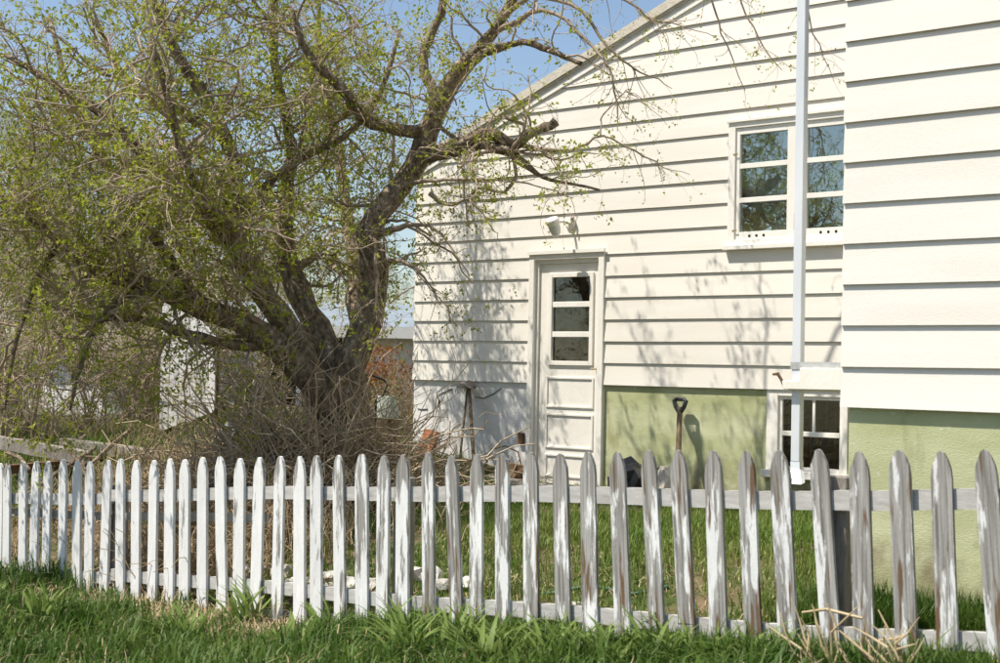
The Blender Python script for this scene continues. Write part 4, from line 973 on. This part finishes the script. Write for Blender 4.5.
# spade with D handle on the green foundation
t3 = Wp(680, 404, .10); b3 = gnd(Wp(677, 486, .48))
spd = thing('garden_fork', 'garden fork with black D shaped grip leaning on the green foundation', 'fork', b3); r3_ = lambda p: tuple(np.array(p) - b3)
up3 = norm((t3 - b3)[None])[0]
MB().tube([r3_(b3 + up3 * .28), r3_((b3 + t3) / 2), r3_(t3 - up3 * .04)], [.028, .027, .026], 8).build('shaft', HANDLE, spd)
e = DR * .066
MB().tube([r3_(t3 - up3 * .10), r3_(t3 - up3 * .03 - e * .7), r3_(t3 + up3 * .03 - e), r3_(t3 + up3 * .05 - e * .6), r3_(t3 + up3 * .05 + e * .6), r3_(t3 + up3 * .03 + e), r3_(t3 - up3 * .03 + e * .7), r3_(t3 - up3 * .10)], [.022] * 8, 8).build('grip', BLACK, spd)
for k in range(4):
    o_ = DR * (-.075 + .05 * k); MB().tube([r3_(b3 + up3 * .30 + o_ * .2), r3_(b3 + up3 * .25 + o_), r3_(b3 + o_ * 1.05)], [.008, .008, .004], 6).build('tine', STEEL, spd)
def lump(name, label, cat, pos, size, mat, seed, rough=.25, sub=3, parent=None, group=None, flat=True):
    bm = bmesh.new(); bmesh.ops.create_icosphere(bm, subdivisions=sub, radius=1.0); r = np.random.default_rng(seed); k = r.normal(0, 1, (10, 3)) * 2.2; ph = r.uniform(0, 6, 10)
    for v in bm.verts:
        c = np.array(v.co); f = 1 + rough * sum(math.sin(k[i] @ c * (1 + .25 * i) + ph[i]) / (2 + i * .4) for i in range(10))
        v.co = Vector((c * f * np.array(size)).tolist())
        if v.co.z < -.6 * size[2]: v.co.z = -.6 * size[2]
    me = bpy.data.meshes.new(name); bm.to_mesh(me); bm.free()
    if not flat: me.polygons.foreach_set('use_smooth', np.ones(len(me.polygons), bool))
    o = link(name, me, mat, parent); o.location = (pos[0], pos[1], pos[2] + .58 * size[2]); o.rotation_euler = (0, 0, r.uniform(0, 6))
    if label: set_props(o, label, cat, group)
    return o
lump('plastic_sack', 'crumpled black plastic sack heaped below the green foundation', 'bag', gnd(Wp(646, 475, .62)), (.24, .20, .24), BLACK, 5, .5)
lump('cloth_bundle', 'pale cloth bundle lying against the black plastic sack', 'cloth', gnd(Wp(662, 480, .80)), (.13, .12, .23), CLOTH, 9, .4)
# planks and pots along the wall foot
wl = [(488, 470, .55, 600, 474, .50, GREYWOOD, 'grey plank lying along the foot of the wall before the door'), (480, 464, .35, 560, 468, .33, BROWNWOOD, 'dark brown plank lying against the white foundation'), (520, 478, .9, 612, 480, .75, STALK, 'pale yellow plank lying nearest the lawn before the door')]
for k, (xa, ya, oa, xb, yb, ob_, mt, lab) in enumerate(wl):
    a = gnd(Wp(xa, ya, oa)); b = gnd(Wp(xb, yb, ob_)); v = b - a; L = float(np.linalg.norm(v))
    o = MB().box(-L / 2, L / 2, -.07, .07, 0, .05).build('loose_plank', mt, bevel=.004); o.location = (a + b) / 2 + (0, 0, .02); o.rotation_euler = Vector(v).to_track_quat('X', 'Z').to_euler(); set_props(o, lab, 'plank', 'planks along the house wall')
lump('flowerpot_heap', 'small heap of brown leaves and soil by the door foot', 'heap', gnd(Wp(515, 470, .30)), (.16, .13, .12), BROWNWOOD, 15, .4)
pbk = gnd(Wp(423, 470, .30)); tbk = Wp(426, 450, .05)
o = MB().box(-.10, .10, -.03, .03, 0, .36).build('clay_tile', BRICK, bevel=.006); o.location = pbk; o.rotation_euler = (math.radians(-14), math.radians(8), -YAW); set_props(o, 'orange clay tile leaning on the white foundation by the house corner', 'tile')
bs = Wp(507, 462, .30); be = Wp(494, 452 + 3, .25)
o = MB().tube([gnd(Wp(480, 470, .5)), Wp(492, 449, .3), Wp(506, 446, .2), Wp(518, 452, .18), gnd(Wp(526, 475, .2))], [.012, .010, .009, .010, .011], 6).build('bent_branch', BARK); set_props(o, 'thin bent branch arching in front of the white foundation', 'branch')
# stones behind the fence
ST = [(246, 576), (262, 572), (283, 578), (300, 584), (318, 585), (333, 581), (352, 588), (372, 590), (420, 577), (432, 581), (443, 590), (575, 612), (470, 586)]
for k, (px, py) in enumerate(ST):
    p = gh(px, py); lump('rubble_stone', 'pale rubble stone lying on the soil behind the fence', 'stone', p - (0, 0, .02), (.07 + .05 * random.random(), .06 + .03 * random.random(), .045 + .03 * random.random()), STONE, 100 + k, .3, 2, group='rubble stones behind the fence')
# bucket with tub, bent frame
pb2 = gnd(at(386, 440, 13.9)); WOODT = M('brown_tub', (.22, .13, .06), .6, (.14, .08, .04), 8)
tub = thing('tub', 'brown tub topped with a pale green plastic pail behind the apple trunk', 'tub', pb2)
zt_ = float(at(386, 419, 13.9)[2] - pb2[2]); zt2 = float(at(386, 397, 13.9)[2] - pb2[2])
MB().lathe([(.001, 0), (.09, 0), (.125, zt_), (.001, zt_)], 16).build('tub_body', WOODT, tub, smooth=False)
PAIL = M('pale_green_pail', (.50, .56, .47), .5, (.42, .48, .40), 6)
MB().lathe([(.11, zt_ + .001), (.135, zt_ + .02), (.10, zt2), (.09, zt2 + .01), (.001, zt2 + .012)], 16).build('pail', PAIL, tub)
pf = gnd(at(372, 440, 13.6)); fz = lambda px, py: tuple(at(px, py, 13.6) - pf)
o = MB().tube([(-.22, 0, 0), fz(362, 430), fz(366, 374), fz(374, 376), fz(384, 380), fz(387, 384), fz(383, 396), fz(376, 399), (.02, .05, 0)], [.012] * 9, 8).build('tubular_frame', BLACK); o.location = pf; set_props(o, 'bent black tubular metal frame standing behind the apple trunk', 'frame')
pj = gh(233, 458); o = lump('plastic_sheet', 'crumpled pale blue plastic sheet in the dry brush', 'plastic', at(232, 442, 12.7) - (0, 0, .1), (.14, .10, .13), M('pale_blue_plastic', (.50, .56, .60), .4, (.40, .45, .50), 6, spec=.5), 33, .5)
pg = gh(640, 592); GH = M('green_hose', (.03, .12, .08), .4)
hp = [gh(525 + i * 18, 592 + 4 * math.sin(i * 1.3)) + (0, 0, .012) for i in range(9)]
o = MB().tube(hp, [.012] * 9, 7).build('garden_hose', GH, smooth=True); set_props(o, 'dark green garden hose lying in the lawn behind the fence', 'hose')

# ------------------------------------------------------------------ dry brush (uncountable)
RB = np.random.default_rng(55)
def brush(name, label, cx, cy, n, sx, sy, ln, up, r=(.003, .007), mat=STRAW, droop=-.10, wander=.24):
    st = np.stack([RB.normal(cx, sx, n), RB.normal(cy, sy, n), np.zeros(n)], 1); st[:, 2] = GZ(st[:, 0], st[:, 1]) - .02
    st = st[-((st - PF) @ NN) > .2]; n = len(st)
    d = RB.normal(0, 1, (n, 3)); d[:, 2] = np.abs(d[:, 2]) * up + .15
    A, Ar = grow(st, d, RB.uniform(*ln, n), RB.uniform(*r, n), 10, wander, np.array([0, 0, droop]), RB, .4)
    o = tubes_mesh(name, [(A, Ar, 4)], mat, None); set_props(o, label, 'brush', None, 'stuff')
c = at(300, 440, 12.0)
brush('dry_brush', 'tangle of dry tan stalks around the apple trunk', c[0], c[1], 900, .45, .3, (.5, 1.2), 1.5)
brush('dry_brush', 'thick curling dead vines heaped around the apple trunk', c[0] + .05, c[1] - .05, 620, .40, .22, (.9, 1.9), 1.6, (.005, .012), VINE, -.06, .42)
c = at(360, 440, 12.0); brush('dry_brush', 'dry stalks clinging to the apple trunk', c[0], c[1], 450, .22, .10, (.6, 1.25), 2.6, (.003, .007), STRAW, -.03, .3)
c = at(150, 440, 13.0); brush('dry_brush', 'dry stalks and litter around the grey timbers', c[0], c[1], 1300, .9, .4, (.2, .55), .7)
c = at(200, 520, 10.6); brush('dry_brush', 'dry stalks behind the pickets', c[0], c[1], 1500, .7, .35, (.3, .8), 1.0)
c = at(60, 440, 16.5); brush('dry_brush', 'dry weeds before the white shed', c[0], c[1], 700, 1.2, .6, (.3, .7), 1.3)

# ------------------------------------------------------------------ grass (uncountable)
RG = np.random.default_rng(77)
def SQ(s, q):     # along-fence s and distance behind the fence q -> world xy
    base = PF + DR * (s - PF @ DR)[:, None] - NN * q[:, None]; return base[:, :2]
def blades(name, label, xy, h, w, mat, lean=.5, kind='stuff'):
    n = len(xy); z = GZ(xy[:, 0], xy[:, 1]) - .01; b = np.column_stack([xy, z])
    a = RG.uniform(0, 2 * math.pi, n); H_ = RG.uniform(*h, n) if not isinstance(h, np.ndarray) else h; Wd = RG.uniform(*w, n)
    dv = np.stack([np.cos(a), np.sin(a), 0 * a], 1); sd = np.stack([-np.sin(a + RG.uniform(-1, 1, n)), np.cos(a), 0 * a], 1); sd = norm(sd)
    L = RG.uniform(.15, 1, n) * lean
    m = b + dv * (H_ * L * .35)[:, None] + np.array([0, 0, 1]) * (H_ * .62)[:, None]; tp = b + dv * (H_ * L)[:, None] + np.array([0, 0, 1]) * (H_ * (1 - .35 * L))[:, None]
    V = np.stack([b - sd * Wd[:, None] * .5, b + sd * Wd[:, None] * .5, m - sd * Wd[:, None] * .42, m + sd * Wd[:, None] * .42, tp], 1).reshape(-1, 3); k = np.arange(n)[:, None] * 5
    F = np.concatenate([k + np.array([[0, 1, 3]]), k + np.array([[0, 3, 2]]), k + np.array([[2, 3, 4]])], 0)
    o = link(name, mesh_np(name, V, F, True), mat); set_props(o, label, 'grass', None, kind); return o
def nz(xy, f, ph=0): return np.sin(xy[:, 0] * f + ph) * np.sin(xy[:, 1] * f * 1.13 + 1.7 + ph) + .6 * np.sin(xy[:, 0] * f * 2.3 - xy[:, 1] * f * 1.9 + ph)
nt_ = 5200
cs = RG.uniform(-14, -.5, nt_); cq = -RG.uniform(0, 1, nt_) ** 1.2 * 4.2 - .02
bare = ((cs > -9.2) & (cs < -5.6) & (cq > -.75 + .18 * np.sin(cs * 3)))
bare2 = (cs >= -5.6) & (cq > -.02)
k = ~(bare & (RG.uniform(0, 1, nt_) < .93)); cs, cq = cs[k], cq[k]
rep = 24; s_ = np.repeat(cs, rep) + RG.normal(0, .06, len(cs) * rep); q_ = np.minimum(np.repeat(cq, rep) + RG.normal(0, .06, len(cs) * rep), .04)
hh_ = np.repeat(RG.uniform(.05, .20, len(cs)) + .14 * (RG.uniform(0, 1, len(cs)) ** 3), rep) * RG.uniform(.6, 1.15, len(s_))
blades('grass', 'lush long green grass in front of the picket fence', SQ(s_, q_), hh_, (.006, .014), GRASSF, .95)
nt2 = 900; cs = RG.uniform(-6.2, -1.2, nt2); cq = RG.uniform(-.40, -.04, nt2); s_ = np.repeat(cs, 22) + RG.normal(0, .05, nt2 * 22); q_ = np.minimum(np.repeat(cq, 22) + RG.normal(0, .05, nt2 * 22), .03)
blades('grass', 'taller green grass growing along the foot of the grey pickets', SQ(s_, q_), np.repeat(RG.uniform(.10, .23, nt2), 22) * RG.uniform(.6, 1.1, nt2 * 22), (.006, .011), GRASSF, .7)
n = 105000; s_ = RG.uniform(-10.6, -1.0, n); q_ = RG.uniform(.03, 5.2, n); xy = SQ(s_, q_)
k = (nz(xy, 1.6) + RG.normal(0, .45, n) > -.85) & ~((s_ < -8.0) & (q_ < 3.0)) ; xy = xy[k]
k = ~((s_[k] > (XW + CX)) & (q_[k] > .80)); xy = xy[k]
blades('grass', 'sunlit yellow green lawn between the fence and the house', xy, (.05, .13), (.005, .009), GRASSB, .7)
n = 12000; s_ = RG.uniform(XW + CX - .2, -.5, n); q_ = RG.uniform(.45, .82, n)
blades('grass', 'tall grass along the green wing foundation', SQ(s_, q_), (.12, .30), (.006, .011), GRASSF, .5)
n = 30000; xy = np.column_stack([RG.uniform(-9, -1, n), RG.uniform(13, 26, n)])
blades('grass', 'rough yellow grass around the sheds', xy, (.10, .30), (.010, .018), GRASSB, .6)
n = 3200; s_ = RG.uniform(-13, -1, n); q_ = -RG.uniform(0.02, 1, n) ** 1.2 * 3.2; blades('dry_litter', 'dead yellow blades mixed through the front grass', SQ(s_, q_), (.08, .24), (.004, .009), STRAW, 1.4)
# dry litter on bare soil
n = 9000; s_ = RG.uniform(-10.5, -3.5, n); q_ = RG.normal(-.1, .9, n); xy = SQ(s_, q_)
blades('dry_litter', 'dry grass litter on the bare soil along the fence', xy, (.03, .10), (.004, .009), STRAW, 3.0)

# broad leaved clumps and dry stalks in front of the fence
LC = [(-7.05, -.16, 'small'), (-5.15, -.22, 'a'), (-4.8, -.30, 'b'), (-4.45, -.22, 'c'), (-4.12, -.30, 'd'), (-3.8, -.25, 'e'), (-3.5, -.30, 'f'), (-6.2, -.25, 'g'), (-5.7, -.20, 'h'), (-4.95, -.45, 'i'), (-4.3, -.48, 'j'), (-3.95, -.45, 'k'), (-4.62, -.42, 'l'), (-5.4, -.42, 'm'), (-3.2, -.28, 'n'), (-5.05, -.75, 'o'), (-4.55, -.7, 'p'), (-5.9, -.8, 'q'), (-6.6, -1.0, 'r'), (-7.6, -1.3, 's'), (-8.6, -1.1, 't'), (-9.3, -1.4, 'u'), (-8.1, -1.7, 'v'), (-9.9, -.9, 'w')]
for i, (s, q, _) in enumerate(LC):
    p = SQ(np.array([s]), np.array([q]))[0]; root = np.array([p[0], p[1], float(GZ(*p)) - .02])
    V = []; F = []; n = RG.integers(26, 40)
    for _k in range(n):
        a = RG.uniform(0, 2 * math.pi); L = RG.uniform(.28, .50); w = RG.uniform(.010, .020); d = np.array([math.cos(a), math.sin(a)]); st = RG.normal(0, .05, 2); el_ = RG.uniform(.9, 1.45)
        b = len(V); m = 6; x = 0; z = 0; e_ = el_
        for j in range(m):
            ww = w * (1 - (j / (m - 1)) ** 2.2) + .0006; c0 = np.array([st[0] + d[0] * x, st[1] + d[1] * x, z]); sd = np.array([-d[1], d[0], 0]) * ww
            V += [c0 - sd, c0 + np.array([0, 0, -.15 * ww]), c0 + sd]; x += math.cos(e_) * L / m; z += math.sin(e_) * L / m; e_ -= RG.uniform(.12, .34)
        for j in range(m - 1):
            for t in range(2): F.append((b + j * 3 + t, b + j * 3 + t + 1, b + j * 3 + 4 + t, b + j * 3 + 3 + t))
    o = MB().add(V, F).build('leafy_clump', LILY, smooth=True); o.location = root
    set_props(o, 'clump of broad arching green leaves in the grass before the pickets', 'plant', 'leafy clumps in the grass before the pickets')
ps = gh(905, 650); ps = SQ(np.array([-2.68]), np.array([-.30]))[0]; root = np.array([ps[0], ps[1], float(GZ(*ps)) - .02])
ds = thing('dry_stalk_clump', 'clump of thick pale dry stalks fallen against the grey pickets', 'plant', root)
for k in range(30):
    cen = (-.12, .07, .24)[k % 3]; ang = RG.normal((-.35, -.1, -.45)[k % 3], .38); ln_ = RG.uniform(.20, .46)
    b0 = DR * (cen + RG.normal(0, .025)) + NN * RG.uniform(.0, .08); up_ = np.array([0, 0, math.cos(ang)]) + DR * math.sin(ang) + NN * RG.uniform(-.05, .25)
    m0 = b0 + up_ * ln_ * RG.uniform(.45, .65); kink = RG.normal(0, .5); t0 = m0 + (np.array([0, 0, math.cos(ang + kink)]) + DR * math.sin(ang + kink)) * ln_ * .45
    w0 = RG.uniform(.004, .009)
    MB().tube([tuple(b0), tuple((b0 + m0) / 2 + RG.normal(0, .006, 3)), tuple(m0), tuple((m0 + t0) / 2 + RG.normal(0, .008, 3)), tuple(t0)], [w0, w0, w0 * .9, w0 * .7, w0 * .35], 6).build('stalk', STALK, ds)
MB().tube([tuple(-DR * .32 + np.array([0, -.02, .30])), tuple(-DR * .2 + np.array([0, -.02, .33])), tuple(-DR * .02 + np.array([0, -.01, .31]))], [.006, .008, .007], 6).build('stalk', STALK, ds)
